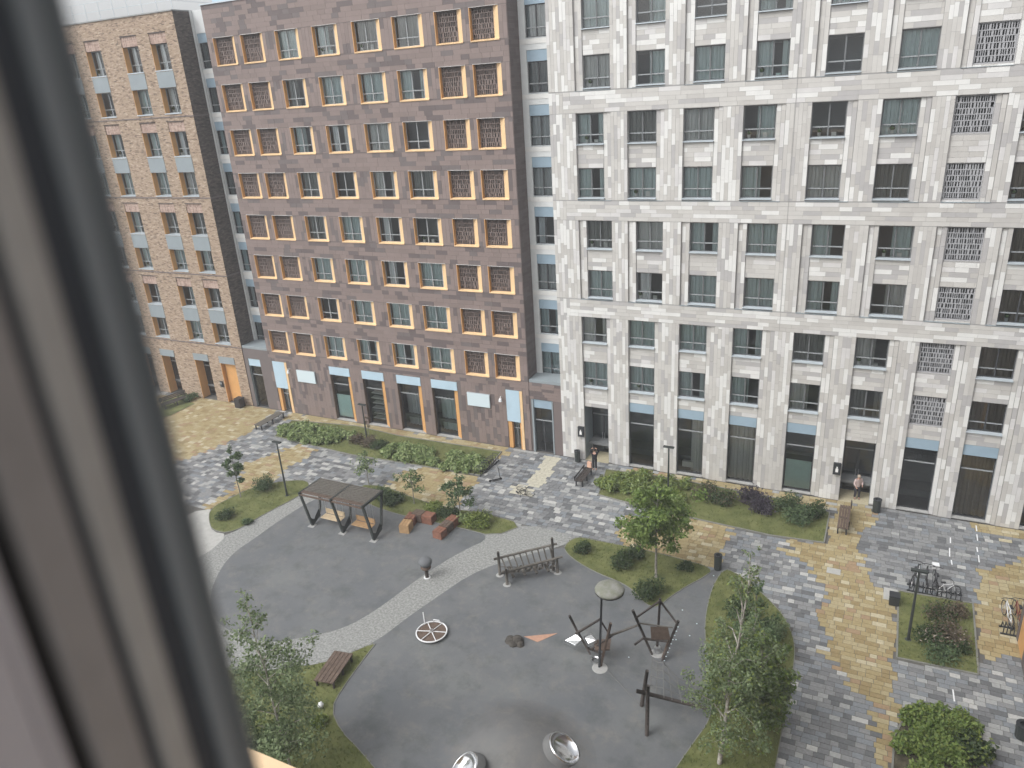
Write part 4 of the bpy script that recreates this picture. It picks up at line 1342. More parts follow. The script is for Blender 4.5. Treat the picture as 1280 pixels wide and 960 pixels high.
# bed at the white building
for i in range(26):
    x = rnd.uniform(-14.4, -9.0); yy = rnd.uniform(-3.5, -1.3)
    if not inside(x, yy, bed2): continue
    shrub('leafy_plant', 'yellow green leafy plant massed in the bed by the white building', (x, yy), .55, rnd.uniform(.5, .8), 'lime', 420, .085, 'leafy plants in the bed by the white building', sd=i, kn=4, cat='plant', extra=('hosta', .35))
for x, yy, r, h, lm, ex, lb in [(-8.1, -2.2, .9, .9, 'bronze', ('dark', .45), 'reddish brown shrub in the bed by the white building, left of the purple one'),
                                (-7.0, -2.6, .9, .85, 'dark', ('bronze', .3), 'dull green shrub touching the purple shrub on its left'),
                                (-5.3, -2.2, .85, 1.2, 'plum', None, 'deep purple shrub with spiky shoots by the white building, taller one'),
                                (-4.6, -2.9, .8, .95, 'plum', None, 'lower deep purple shrub at the front edge of the bed'),
                                (-3.2, -2.1, 1.0, .9, 'dark', ('young', .4), 'dark green shrub in the right part of the bed by the white building, rear one'),
                                (-2.5, -3.1, 1.0, .95, 'young', None, 'blue green shrub at the right end of the bed by the brown bench'),
                                (-1.9, -2.2, .8, .8, 'dark', None, 'small dark shrub at the back right corner of the bed by the white building')]:
    shrub('shrub', lb, (x, yy), r, h, lm, int(1500 * r), .065, extra=ex)
# bed with lamp
for px, py, r, h, lm, ex, lb in [(1176, 772, .85, .7, 'bronze', ('dark', .5), 'brown tinged shrub at the top of the square bed'), (1188, 798, 1.05, .7, 'bronze', ('flower', .05), 'largest brown shrub in the centre of the square bed'),
                                 (1164, 797, .9, .6, 'dark', ('flower', .08), 'grey flowering shrub at the left of the square bed'), (1178, 820, .95, .55, 'young', None, 'low green shrub at the lower edge of the square bed'), (1198, 770, .5, .6, 'bronze', None, 'small dark shrub at the top right of the square bed'), (1202, 815, .45, .45, 'dark', None, 'low dark shrub at the lower right of the square bed')]:
    shrub('shrub', lb, at(px, py), r, h, lm, int(1000 * r), .06, extra=ex)
for i, (px, py, r, lm, lb) in enumerate([(1148, 905, .7, 'maple', 'leafy bush at the upper left of the bottom right bed'), (1172, 912, .7, 'maple', 'leafy bush at the middle of the back row in the bottom right bed'), (1200, 918, .65, 'maple', 'leafy bush at the upper right of the bottom right bed'),
                                          (1140, 940, .75, 'maple', 'leafy bush at the left edge of the bottom right bed'), (1175, 945, .8, 'maple', 'leafy bush in the middle of the bottom right bed'), (1210, 948, .75, 'dark', 'darker leafy bush at the right edge of the bottom right bed'), (1155, 985, .8, 'maple', 'leafy bush cut off at the bottom edge, left one'), (1205, 990, .8, 'maple', 'leafy bush cut off at the bottom edge, right one')]):
    shrub('shrub', lb, at(px, py), r, .85, lm, 2200, .075, extra=('lime', .25), kn=6)
shrub('shrub', 'green plants behind the brown planter box at the brick building', (-53.0, -.8), .9, .5, 'young', 900, .08)

# grass blades over all lawns: one object of stuff
def grass():
    n = 0; C = []
    for P, dens in ((lawnL, 60), (lawnM, 60), (lawnC, 90), (lawnR, 110), (lawnB, 110), (bed1, 45), (bed2, 60), (bed3, 90)):
        xs = [p[0] for p in P]; ys = [p[1] for p in P]
        A = (max(xs) - min(xs)) * (max(ys) - min(ys))
        for _ in range(int(A * dens)):
            x, y = rnd.uniform(min(xs), max(xs)), rnd.uniform(min(ys), max(ys))
            if inside(x, y, P): C.append((x, y))
    C = np.array(C); n = len(C)
    c = np.zeros((n, 3)); c[:, :2] = C; c[:, 2] = .03
    a = rng.uniform(0, 6.28, n); w = rng.uniform(.012, .03, n); h = rng.uniform(.04, .11, n)
    dx = np.stack([np.cos(a) * w, np.sin(a) * w, np.zeros(n)], 1)
    le = np.stack([np.cos(a + 1.5) * h * .8, np.sin(a + 1.5) * h * .8, h], 1)
    V = np.empty((n, 3, 3)); V[:, 0] = c - dx; V[:, 1] = c + dx; V[:, 2] = c + le
    me = bpy.data.meshes.new('grass')
    me.vertices.add(3 * n); me.vertices.foreach_set('co', V.ravel())
    me.loops.add(3 * n); me.loops.foreach_set('vertex_index', np.arange(3 * n, dtype=np.int32))
    me.polygons.add(n); me.polygons.foreach_set('loop_start', np.arange(0, 3 * n, 3, dtype=np.int32))
    me.materials.append(LEAF['grass'])
    me.update(calc_edges=True); me.validate()
    o = put('grass', me, kind='stuff')
    o['label'] = 'short mown grass blades on the lawns and beds'; o['category'] = 'grass'


grass()


# ================================================================== STREET FURNITURE
def lamp(label, base, h, head='ring', face=0):
    t = thing('street_lamp', label, 'street lamp', (base[0], base[1], 0), face, 'slim dark lamp posts in the courtyard')
    q = MB(); q.tube([(0, 0, 0), (0, 0, h)], [.065, .045], 'green_black_metal', 8); q.build('pole', t)
    q = MB(); q.lathe([(0, 0), (.16, 0), (.16, .03), (.06, .05)], 'green_black_metal', (0, 0, .0), 12); q.build('base_plate', t)
    q = MB(); q.box(-.32, .32, -.09, .09, h - .02, h + .06, 'green_black_metal'); q.build('head', t)
    q = MB(); q.box(-.26, .26, -.07, .07, h - .035, h - .022, 'white_sign'); q.build('diffuser', t)
    return t


lamp('slim dark lamp post standing in the square bed on the right', at(1135, 800), 3.62)
lamp('slim dark lamp post in front of the shop windows of the white building', at(835, 618), 3.2)
lamp('slim dark lamp post on the left lawn near the pergola', at(359, 620), 3.86)
lamp('slim dark lamp post in the long bed in front of the brown building', at(459, 551), 2.9)


def bin_(label, c, r=.2, h=.78, m='green_black_metal', sq=False):
    t = thing('litter_bin', label, 'litter bin', (c[0], c[1], 0), 0, 'litter bins')
    q = MB()
    if sq:
        q.box(-r, r, -r, r, .04, h, m)
        for i in range(6): q.box(-r + .02 + i * r * .33, -r + .05 + i * r * .33, -r - .012, -r, .06, h - .05, 'black_metal')
    else:
        q.lathe([(0, .04), (r * .92, .04), (r, h), (r * .85, h)], m, (0, 0, 0), 14)
    q.build('body', t)
    q = MB()
    if sq: q.box(-r - .02, r + .02, -r - .02, r + .02, h + .0, h + .05, 'black_metal')
    else: q.lathe([(r * 1.05, h), (r * 1.05, h + .05), (r * .6, h + .05), (r * .55, h - .1), (0, h - .1)], 'black_metal', (0, 0, 0), 14)
    q.build('rim', t)
    return t


bin_('round dark litter bin by the left entrance of the white building', at(722, 577))
bin_('round dark litter bin by the right entrance of the white building', at(1095, 640), .22)
bin_('square black litter bin on a pale slab beside the square bed', at(1117, 755), .21, .5, sq=True)
bin_('dark litter bin at the right edge of the photo near the wing', at(1277, 922), .26, .6)
bin_('dark brown litter bin at the corner of the buff brick building', (-47.2, -.55), .3, .8, 'timber_dark', sq=True)
bin_('slim dark litter bin at the tip of the central lawn near the birch', at(897, 712), .2, .85)
q = MB(); c_ = at(1116, 744); q.box(c_.x - .4, c_.x + .4, c_.y - .45, c_.y + .5, 0, .015, 'path_pale'); tag(q.build('paving_slab'), 'pale concrete slab under the square black litter bin', 'slab')
for (x_, lb) in ((-50.3, 'dark wall intercom box beside the orange door of the brick building'),):
    t = thing('intercom', lb, 'intercom', (x_ + .9, -.02, 1.4)); q = MB(); q.box(-.14, .14, -.1, 0, 0, .5, 'black_metal'); q.build('housing', t)
    q = MB(); q.box(-.08, .08, -.11, -.1, .25, .42, 'window_frame_mid'); q.build('screen', t)


def slat_bench(name, label, p0, p1, depth, slats, legm, slatm, seat_h=.45, back=0.0):
    """bench whose long axis runs p0 -> p1; depth to the left of that direction"""
    p0, p1 = Vector(p0[:2]), Vector(p1[:2])
    L_ = (p1 - p0).length; ang = math.atan2(p1.y - p0.y, p1.x - p0.x)
    t = thing(name, label, 'bench', (p0.x, p0.y, 0), ang)
    n = slats
    for i in range(n):
        w = depth / n
        q = MB(); q.box(0, L_, i * w + .01, (i + 1) * w - .01, seat_h - .045, seat_h + rnd.uniform(-.002, .002), slatm); q.build('slat', t)
    for x in (.12, L_ / 2, L_ - .12):
        q = MB(); q.box(x - .04, x + .04, .03, .10, 0, seat_h - .05, legm); q.box(x - .04, x + .04, depth - .1, depth - .03, 0, seat_h - .05, legm); q.box(x - .04, x + .04, .1, depth - .1, seat_h - .11, seat_h - .05, legm); q.build('leg', t)
    if back:
        for j in range(3):
            q = MB(); q.box(0, L_, depth - .02, depth + .02, seat_h + .1 + j * back / 3, seat_h + .06 + (j + 1) * back / 3, slatm); q.build('slat', t)
        for x in (.12, L_ - .12):
            q = MB(); q.box(x - .03, x + .03, depth + .02, depth + .06, seat_h - .1, seat_h + .06 + back, legm); q.build('backrest_post', t)
    return t


slat_bench('bench', 'brown slatted wooden bench with raised edge on the lower left lawn facing the playground', at(418, 864), at(443, 826), -.0 + .95, 5, 'timber_dark', 'timber_brown', .42)
slat_bench('bench', 'dark brown wooden bench in front of the left entrance of the white building', (-15.35, -3.6), (-15.35, -1.75), .55, 4, 'black_metal', 'timber_dark', .45, .12)
slat_bench('bench', 'dark brown wooden bench at the right end of the bed by the white building', (-.65, -1.2), (-.65, -3.7), .55, 4, 'black_metal', 'timber_brown', .45, .35)
slat_bench('bench', 'grey bench with pale slats at the left end of the long bed', (-41.9, -3.7), (-41.9, -1.0), .7, 4, 'black_metal', 'timber_grey', .45)
slat_bench('bench', 'brown wooden bench beside the bin at the foot of the brick building', (-53.2, -3.2), (-52.6, -.9), .75, 4, 'timber_dark', 'timber_dark', .45, .4)


# bicycle rack with open metal hoops at the right end of the long bed
def rack(label, p0, p1, n, h=.7):
    p0, p1 = Vector(p0[:2]), Vector(p1[:2]); L_ = (p1 - p0).length
    t = thing('bicycle_rack', label, 'bicycle rack', (p0.x, p0.y, 0), math.atan2(p1.y - p0.y, p1.x - p0.x))
    q = MB()
    for y_ in (0, .5): q.beam((0, y_, .04), (L_, y_, .04), .06, .06, 'black_metal')
    q.build('base_rail', t)
    for i in range(n):
        x = .1 + (L_ - .2) * i / (n - 1)
        q = MB(); q.tube([(x, 0, .04), (x, 0, h * .8), (x, .06, h), (x, .44, h * .9), (x, .5, .04)], .022, 'black_metal', 6); q.build('hoop', t)
    return t


rack('empty black metal bicycle rack at the right end of the long bed', (-22.2, -4.5), (-22.0, -2.1), 9, .6)
rack('black bicycle rack along the top edge of the square bed with bicycles in it', at(1133, 738), at(1203, 753), 12, .4)
rack('low black bicycle rack at the right edge by the orange wing', at(1250, 792), at(1270, 796), 4, .4)


def bicycle(label, loc, rz, fm, lying=False, sc=1.0, basket=False):
    t = thing('bicycle', label, 'bicycle', loc, rz, None)
    if lying: t.rotation_euler = (math.radians(86), 0, rz)
    t.scale = (sc,) * 3
    for x in (-.52, .52):
        q = MB(); R0 = .33
        pts = [(x + R0 * math.cos(a * math.pi / 10), 0, R0 + R0 * math.sin(a * math.pi / 10)) for a in range(21)]
        q.tube(pts, .022, 'tyre', 6, cap=False)
        q.tube([(p[0] * .0 + x + (p[0] - x) * .93, 0, R0 + (p[2] - R0) * .93) for p in pts], .008, 'brushed_steel', 4, cap=False)
        for a in range(8):
            q.beam((x, 0, R0), (x + R0 * .93 * math.cos(a * math.pi / 4), 0, R0 + R0 * .93 * math.sin(a * math.pi / 4)), .006, .006, 'brushed_steel')
        q.build('wheel', t)
    q = MB(); bb, st, hd = (-.05, 0, .30), (-.2, 0, .82), (.36, 0, .80)
    for a, b in ((bb, st), (bb, (.38, 0, .70)), ((-.18, 0, .75), hd), (bb, (-.52, 0, .33)), ((-.17, 0, .74), (-.52, 0, .33)), ((.34, 0, .86), (.52, 0, .33))):
        q.tube([a, b], .019, fm, 6)
    q.build('frame', t)
    q = MB(); q.tube([(.34, 0, .86), (.33, 0, .98)], .016, 'brushed_steel', 6); q.tube([(.22, -.28, 1.0), (.34, -.12, .98), (.34, .12, .98), (.22, .28, 1.0)], .016, 'bike_black', 6); q.build('handlebar', t)
    q = MB(); q.box(-.33, -.08, -.05, .05, .88, .94, 'bike_black'); q.tube([(-.2, 0, .8), (-.21, 0, .9)], .014, 'brushed_steel', 6); q.build('saddle', t)
    q = MB(); q.lathe([(0, -.01), (.09, -.01), (.09, .01), (0, .01)], 'brushed_steel', (bb[0], .0, bb[2]), 12, (0, 1, 0)); q.beam((bb[0], .05, bb[2]), (bb[0] + .12, .05, bb[2] - .12), .02, .02, 'bike_black'); q.beam((bb[0], -.05, bb[2]), (bb[0] - .12, -.05, bb[2] + .12), .02, .02, 'bike_black'); q.build('crank', t)
    if basket:
        q = MB(); q.box(.42, .7, -.15, .15, .78, 1.0, 'white_paint'); q.build('basket', t)
    return t


bicycle('black bicycle lying on the grey paving near the cream strip', (*at(662, 613)[:2], .05), math.radians(-30), 'bike_black', True, .9)
c_ = at(1148, 722)
bicycle('black bicycle parked at the left end of the rack above the square bed', (*at(1143, 727)[:2], 0), math.radians(75), 'bike_black')
bicycle('black bicycle with a white basket in the middle of the rack above the square bed', (*at(1168, 735)[:2], 0), math.radians(95), 'bike_black', basket=True)
bicycle('dark bicycle leaning between the lamp post and the white basket bicycle', (*at(1157, 731)[:2], 0), math.radians(88), 'bike_black')
bicycle('lone silver bicycle at the right part of the rack above the square bed', (*at(1181, 744)[:2], 0), math.radians(20), 'bike_white', sc=.8)
bicycle('white bicycle parked at the right edge of the photo', (*at(1258, 776)[:2], 0), math.radians(100), 'bike_white')
bicycle('dark red bicycle parked beside the white one at the right edge', (*at(1270, 776)[:2], 0), math.radians(96), 'bike_red')


# small scooter left near the bench
t = thing('kick_scooter', 'small dark kick scooter standing by the bicycle rack at the end of the long bed', 'scooter', (*at(619, 601)[:2], 0), .8)
q = MB(); q.box(-.3, .3, -.06, .06, .08, .11, 'black_metal'); q.build('deck', t)
for x in (-.35, .38):
    q = MB(); q.lathe([(0, -.02), (.08, -.02), (.08, .02), (0, .02)], 'tyre', (x, 0, .08), 10, (0, 1, 0)); q.build('wheel', t)
q = MB(); q.tube([(.34, 0, .1), (.28, 0, .85)], .02, 'black_metal', 6); q.tube([(.28, -.2, .85), (.28, .2, .85)], .018, 'black_metal', 6); q.build('handlebar', t)

# ================================================================== PLAY EQUIPMENT
# pergola with two hanging seats
perg = thing('swing_pergola', 'dark steel pergola with slatted timber roof over two hanging orange seats', 'pergola', (-29, -12.6, 0))
for x in (0, 2.28, 4.5):
    q = MB(); q.beam((x + .08, -.62, 0), (x - .08, -1.0, 2.38), .10, .14, 'green_black_metal')
    q.build('front_leg', perg)
    q = MB(); q.beam((x + .08, .16, .5), (x + .0, .72, 2.38), .10, .12, 'green_black_metal'); q.build('rear_leg', perg)
    q = MB()
    q.face([(x + .03, -.62, .02), (x + .03, .16, .3), (x + .03, .16, .72), (x + .03, -.35, .30), (x + .03, -.68, .55)], 'green_black_metal')
    q.face([(x + .13, -.62, .02), (x + .13, .16, .3), (x + .13, .16, .72), (x + .13, -.35, .30), (x + .13, -.68, .55)][::-1], 'green_black_metal')
    q.beam((x + .08, -.62, .06), (x + .08, .16, .4), .098, .12, 'green_black_metal'); q.build('foot', perg)
    q = MB(); q.box(x - .12, x + .28, -.85, -.45, .0, .03, 'concrete'); q.build('footing', perg)
    q = MB(); q.beam((x - .06, -1.12, 2.42), (x + .0, .84, 2.42), .10, .14, 'green_black_metal'); q.build('roof_beam', perg)
for x0, x1 in ((.02, 2.2), (2.32, 4.42)):
    for j in range(12):
        y_ = -1.0 + j * .155
        q = MB(); q.box(x0, x1, y_, y_ + .07, 2.44, 2.50, 'timber_brown' if j < 2 else 'timber_grey'); q.build('slat', perg)
q = MB(); q.beam((0, -1.05, 2.34), (4.45, -1.05, 2.34), .06, .1, 'timber_brown'); q.build('front_rail', perg)
q = MB(); q.beam((0, .76, 2.34), (4.5, .76, 2.34), .06, .1, 'green_black_metal'); q.build('back_rail', perg)
for x0, x1, m in ((.55, 1.95, 'timber_pale'), (2.8, 4.15, 'timber_orange')):
    t = thing('hanging_seat', 'hanging bench seat of pale wood in the left bay of the pergola' if m == 'timber_pale' else 'hanging bench seat of orange wood in the right bay of the pergola', 'swing seat', (-29 + x0, -12.95, .48), 0, 'hanging pergola seats')
    w = x1 - x0
    for j in range(3):
        q = MB(); q.box(0, w, j * .17, j * .17 + .15, 0, .04, m); q.build('slat', t)
    q = MB(); q.box(0, w, .53, .56, .05, .38, m); q.build('backrest', t)
    for x in (.05, w - .05):
        for y_ in (.02, .5):
            q = MB(); q.tube([(x, y_, .02), (x, y_ + .0, 1.86)], .010, 'brushed_steel', 5); q.build('chain', t)

# red brown curved block seat
seat = thing('block_seat', 'angular C-shaped seat of red brown timber blocks behind the left playground', 'seat', (*at(530, 665)[:2], 0))
pts = [at(508, 667), at(521, 652), at(547, 655), at(562, 664), at(548, 672)]
path = [at(505, 664), at(524, 647), at(550, 655)]
segs = [(at(505.5, 667), at(511, 659), .60, 'timber_orange'), (at(512, 657), at(518, 649), .55, 'timber_red'), (at(518.5, 648.5), at(530, 651), .60, 'timber_brown'), (at(530.6, 651), at(543, 653.5), .58, 'timber_red'), (at(546.5, 674), at(554, 667.5), .52, 'timber_red'), (at(554.5, 667), at(562, 660), .55, 'timber_brown'), (at(562.5, 659.5), at(570, 653), .55, 'timber_red')]
old_ = [(at(503, 667), at(510, 667), .65, 'timber_orange'), (at(513, 661), at(521, 650), .55, 'timber_red'), (at(524, 650), at(538, 652), .62, 'timber_red'), (at(540, 653), at(553, 656), .60, 'timber_brown'), (at(548, 672), at(556, 668), .55, 'timber_red'), (at(559, 667), at(566, 660), .58, 'timber_brown'), (at(567, 658), at(573, 651), .55, 'timber_red')]
s0 = Vector(seat.location)
for a, b, h, m in segs:
    a = a - s0; b = b - s0
    d = (b - a).normalized(); n_ = Vector((-d.y, d.x, 0)) * .30
    q = MB()
    q.prism([(a - n_)[:2], (b - n_)[:2], (b + n_)[:2], (a + n_)[:2]], 0, h * .82, m)
    q.build('block', seat)
    for j in (-1, 0, 1):
        o_ = n_ * (j * .64)
        q = MB(); q.beam((a + o_) + Vector((0, 0, h * .82 + .03)), (b + o_) + Vector((0, 0, h * .82 + .03)), .17, .05, m); q.build('slat', seat)

# mushroom spinner
t = thing('spinning_stool', 'grey mushroom shaped spinning stool on a short post beside the path', 'play stool', (*at(534, 722)[:2], 0))
q = MB(); q.lathe([(0, 0), (.18, 0), (.18, .03), (.0, .03)], 'white_paint', (0, 0, .01), 14); q.build('base', t)
q = MB(); q.tube([(0, 0, .02), (0, 0, .6)], .10, 'timber_dark', 10); q.build('post', t)
q = MB(); q.lathe([(0, .58), (.26, .60), (.28, .66), (.12, .74), (0, .74)], 'timber_brown', (0, 0, 0), 18); q.build('collar', t, smooth=True)
q = MB(); q.lathe([(0, .74), (.24, .78), (.34, .9), (.36, 1.02), (.27, 1.14), (.1, 1.2), (0, 1.21)], 'rubber', (0, 0, 0), 20); q.build('cap', t, smooth=True)

# carousel wheel
t = thing('carousel', 'flat round carousel with white ring, six spokes and brown deck', 'carousel', (*at(540, 793)[:2], 0), .3)
Rr = .72
q = MB(); ring_pts = [(Rr * math.cos(a * math.pi / 16), Rr * math.sin(a * math.pi / 16), .16) for a in range(33)]
q.tube(ring_pts, .035, 'white_paint', 8, cap=False); q.build('rim', t, smooth=True)
for a in range(6):
    an = a * math.pi / 3
    q = MB(); q.tube([(0, 0, .19), (Rr * math.cos(an), Rr * math.sin(an), .17)], .022, 'white_paint', 6); q.build('spoke', t)
q = MB(); q.lathe([(0, .13), (Rr - .03, .13), (Rr - .03, .10), (0, .10)], 'timber_brown', (0, 0, 0), 32); q.build('deck', t)
q = MB(); q.lathe([(.0, .28), (.08, .28), (.08, .0), (0, 0)], 'brushed_steel', (0, 0, 0), 12); q.build('hub', t)
q = MB(); q.tube([(-.45, .48, .17), (-.52, .62, .75)], .025, 'white_paint', 6); q.tube([(-.1, .68, .17), (-.05, .62, .35), (.25, .55, .38), (.33, .62, .17)], .022, 'white_paint', 6); q.build('handle', t)

# rock and coloured wedge in the rubber
t = thing('boulder', 'dark rough play rock lying on the rubber surface', 'rock', (*at(643, 803)[:2], 0))
q = MB()
for i, (x, y_, r) in enumerate([(-.2, 0, .26), (.12, .08, .3), (.32, -.06, .2), (.02, -.16, .2)]):
    nn = 9; prof_ = [(r * 1.05, 0), (r * (1.0 + rnd.uniform(-.1, .1)), r * .4), (r * .7, r * .8), (r * .25, r * 1.0), (0, r)]
    q.lathe(prof_, 'rock', (x, y_, 0), nn)
o = q.build('stone', t)
q = MB(); q.prism(poly([(655, 796), (697, 792), (672, 803)]), .012, .022, 'rubber_orange'); q.build('coloured_wedge', kind='structure')

# log climbing frame (left)
t = thing('log_climber', 'weathered log rail climbing frame with a hanging cord net on the rubber surface', 'climbing frame', (-14.9, -13.2, 0))
o0 = Vector((-14.9, -13.2, 0))
A0, A1, B0, B1 = at(625, 719) - o0, at(634, 731) - o0, at(692, 713) - o0, at(697, 716) - o0
for p, h in ((A0, 1.45), (A1, 1.0), (B0, 2.0), (B1, .95)):
    q = MB(); q.tube([(p.x, p.y, 0), (p.x, p.y, h)], [.085, .07], 'timber_grey', 8); q.build('post', t, smooth=True)
    q = MB(); q.lathe([(0, .03), (.2, .03), (.22, 0)], 'concrete', (p.x, p.y, 0), 12); q.build('footing', t)
def lg(a, b, r=.065, m='timber_grey', nm='log'):
    q = MB(); q.tube([a, tuple((Vector(a) + Vector(b)) / 2 + Vector((0, 0, .01))), b], [r, r * .95, r * .9], m, 8); return q.build(nm, t, smooth=True)
dA = (B0 - A0).normalized() * .25
lg(tuple(A0 - dA + Vector((0, 0, 1.02))), tuple(B0 + dA + Vector((0, 0, 1.62))))
dB = (B1 - A1).normalized() * .3
lg(tuple(A1 - dB + Vector((0, 0, .78))), tuple(B1 + dB + Vector((0, 0, .92))))
for k in range(9):
    f = (k + .5) / 9
    p = A0.lerp(B0, f); r_ = A1.lerp(B1, f)
    q = MB(); q.tube([(p.x, p.y, 1.02 + .6 * f), ((p.x + r_.x) / 2 + .1, (p.y + r_.y) / 2, .42), (r_.x, r_.y, .80 + .1 * f)], .04, 'timber_grey', 5); q.build('rope', t)
    lg((p.x + .05, p.y - .05, .25 + .25 * (k % 2)), ((r_.x + p.x) / 2 + .22, (r_.y + p.y) / 2 - .25, .62 - .3 * (k % 2)), .085, 'timber_grey', 'stump')
for k in range(3):
    a = A0.lerp(A1, (k + .5) / 3.); b_ = B0.lerp(B1, (k + .5) / 3.)
    q = MB(); q.tube([(a.x, a.y, .62 - .1 * (k == 1)), ((a.x + b_.x) / 2, (a.y + b_.y) / 2, .40), (b_.x, b_.y, .7)], .022, 'timber_grey', 5); q.build('rope', t)

# hexagonal robinia climbing structure with disc
def N(px, py, z): return at(px, py, z)
t = thing('disc_climber', 'log climbing frame with tall pole carrying a mossy stone coloured disc', 'climbing frame', (*N(749, 834, 0)[:2], 0))
tb = Vector(t.location)
def lg2(t_, tb_, a, b, r=.06, m='timber_dark', nm='log'):
    a, b = N(*a) - tb_, N(*b) - tb_
    q = MB(); q.tube([a, a.lerp(b, .5), b], [r, r * .95, r * .85], m, 8); return q.build(nm, t_, smooth=True)
lg2(t, tb, (749, 834, 0), (752, 746, 4.0), .055, 'black_metal', 'pole')
dc = N(762, 738, 4.1) - tb
q = MB(); q.lathe([(0, .0), (.40, .0), (.58, .06), (.62, .15), (.56, .24), (.3, .29), (0, .30)], 'stone_disc', tuple(dc + Vector((0, 0, -.1))), 28); q.build('disc', t, smooth=True)
q = MB(); q.lathe([(0, -.02), (.5, -.02), (.6, .06)], 'black_metal', tuple(dc + Vector((0, 0, -.12))), 28); q.build('disc_rim', t)
lg2(t, tb, (711.8, 769.6, 2.2), (722, 790, 1.3)); lg2(t, tb, (720, 792, 1.3), (750, 774, 2.5)); lg2(t, tb, (749.6, 774, 2.5), (763, 795, 1.5), .04)
lg2(t, tb, (763.4, 779, 2.3), (751, 832, 0.05), .065, 'timber_brown'); lg2(t, tb, (722, 789, 1.35), (738, 818, .3), .05)
lg2(t, tb, (738, 812, .5), (765, 795, 1.5), .05); lg2(t, tb, (733, 809, .6), (753, 818, .35), .05)
for (a, b, c, d) in [((705, 801, .6), (720, 793, .95), (728, 800, .9), (719, 808, .55)), ((730, 797, 1.0), (739, 793, 1.2), (746, 801, 1.0), (735, 806, .8))]:
    pa, pb, pc, pd = [N(*v) - tb for v in (a, b, c, d)]
    q = MB(); q.face([pa, pb, pc, pd], 'steel'); q.face([p + Vector((0, 0, -.12)) for p in (pd, pc, pb, pa)], 'brushed_steel')
    for u_, v_ in ((pa, pb), (pb, pc), (pc, pd), (pd, pa)):
        q.face([u_ + Vector((0, 0, -.12)), v_ + Vector((0, 0, -.12)), v_ + Vector((0, 0, .06)), u_ + Vector((0, 0, .06))], 'brushed_steel')
    q.build('steel_tray', t)
pf = [N(x, y_, .8) - tb for x, y_ in ((742, 800), (764, 798), (762, 812), (744, 812))]
q = MB(); q.prism([p[:2] for p in pf], .74, .80, 'timber_brown'); q.build('platform', t)
q = MB(); q.lathe([(0, .03), (.32, .03), (.36, 0)], 'concrete', (0.05, -.05, 0), 16); q.build('footing', t)
q = MB(); q.lathe([(.14, .1), (.2, .14), (.22, .03)], 'brushed_steel', tuple(N(744, 827, 0) - tb), 14); q.build('steel_ring', t)

t2 = thing('panel_climber', 'log climbing frame with pyramid top and brown seat panel right of the disc frame', 'climbing frame', (*N(822, 815, 0)[:2], 0))
tb2 = Vector(t2.location)
for a, b, r, m in [((821, 815, 0), (825, 748, 2.9), .06, 'timber_dark'), ((825, 751, 2.85), (794, 773, 2.1), .05, 'timber_dark'), ((825, 751, 2.85), (846, 779, 1.9), .05, 'timber_dark'), ((791, 763, 2.5), (815, 818, .02), .065, 'timber_dark'),
                   ((848, 776, 2.0), (828, 826, .02), .065, 'timber_dark'), ((798, 779, 1.9), (841, 784.5, 1.8), .035, 'timber_grey'), ((803.5, 798, 1.1), (834.5, 802, 1.0), .055, 'timber_dark'),
                   ((793, 806, .9), (805, 797, 1.15), .05, 'timber_dark'), ((836, 800, 1.1), (828, 822, .1), .05, 'timber_brown')]:
    lg2(t2, tb2, a, b, r, m)
pf = [N(x, y_, z) - tb2 for x, y_, z in ((813, 783, 1.9), (835, 784, 1.9), (838, 799, 1.2), (814, 798, 1.2))]
q = MB(); q.face(pf, 'timber_brown'); q.face([p + Vector((0, .02, -.07)) for p in pf[::-1]], 'timber_brown')
for i in range(4): q.face([pf[i], pf[(i + 1) % 4], pf[(i + 1) % 4] + Vector((0, .02, -.07)), pf[i] + Vector((0, .02, -.07))][::-1], 'timber_brown')
q.build('seat_panel', t2)
q = MB(); q.lathe([(0, .03), (.28, .03), (.32, 0)], 'concrete', (0, -.1, 0), 16); q.build('footing', t2)
q = MB(); q.lathe([(.0, .35), (.13, .33), (.16, .2), (.14, .03)], 'brushed_steel', (0, -.05, 0), 14); q.build('steel_cap', t2)
for i in range(9):
    f = i / 8; a = N(846, 782, 1.8).lerp(N(829, 824, .1), f) - tb2
    q = MB(); q.lathe([(0, -.03), (.035, 0), (0, .03)], 'white_sign', tuple(a + Vector((.07, -.06, 0))), 6); q.build('climbing_hold', t2)
t3 = thing('balance_log', 'long log beam joining the disc climber and the panel climber', 'log beam', (*N(778, 812, 0)[:2], 0)); tb3 = Vector(t3.location)
lg2(t3, tb3, (761, 795, 1.5), (797, 781.5, 1.9), .055, 'timber_grey')

t4 = thing('crossed_log_frame', 'dark crossed logs with a long sloping beam and rope net beside the right lawn', 'climbing frame', (*N(808.6, 918.7, 0)[:2], 0)); tb4 = Vector(t4.location)
lg2(t4, tb4, (808.6, 919, 0), (809.7, 857, 2.3), .085); lg2(t4, tb4, (802, 882, .02), (809, 838.5, 1.9), .085); lg2(t4, tb4, (795.5, 863.7, 1.35), (883, 885.5, .55), .08)
q = MB(); q.tube([N(759, 838, 0.05) - tb4, N(799, 880, .6) - tb4], .015, 'rope', 5); q.build('rope', t4)
topv = [(816, 822, .35), (822, 826, .9), (829, 826, 1.3), (835, 833, 1.1), (846, 846, .9), (862, 852, .7), (878, 858, .6)]
botv = [(812, 868, 1.2), (820, 870, 1.15), (830, 872, 1.1), (840, 875, 1.0), (852, 878, .9), (864, 881, .75), (878, 884, .6)]
for a, b in zip(topv, botv):
    q = MB(); q.tube([N(*a) - tb4, N(*b) - tb4], .02, 'rope', 5); q.build('rope', t4)
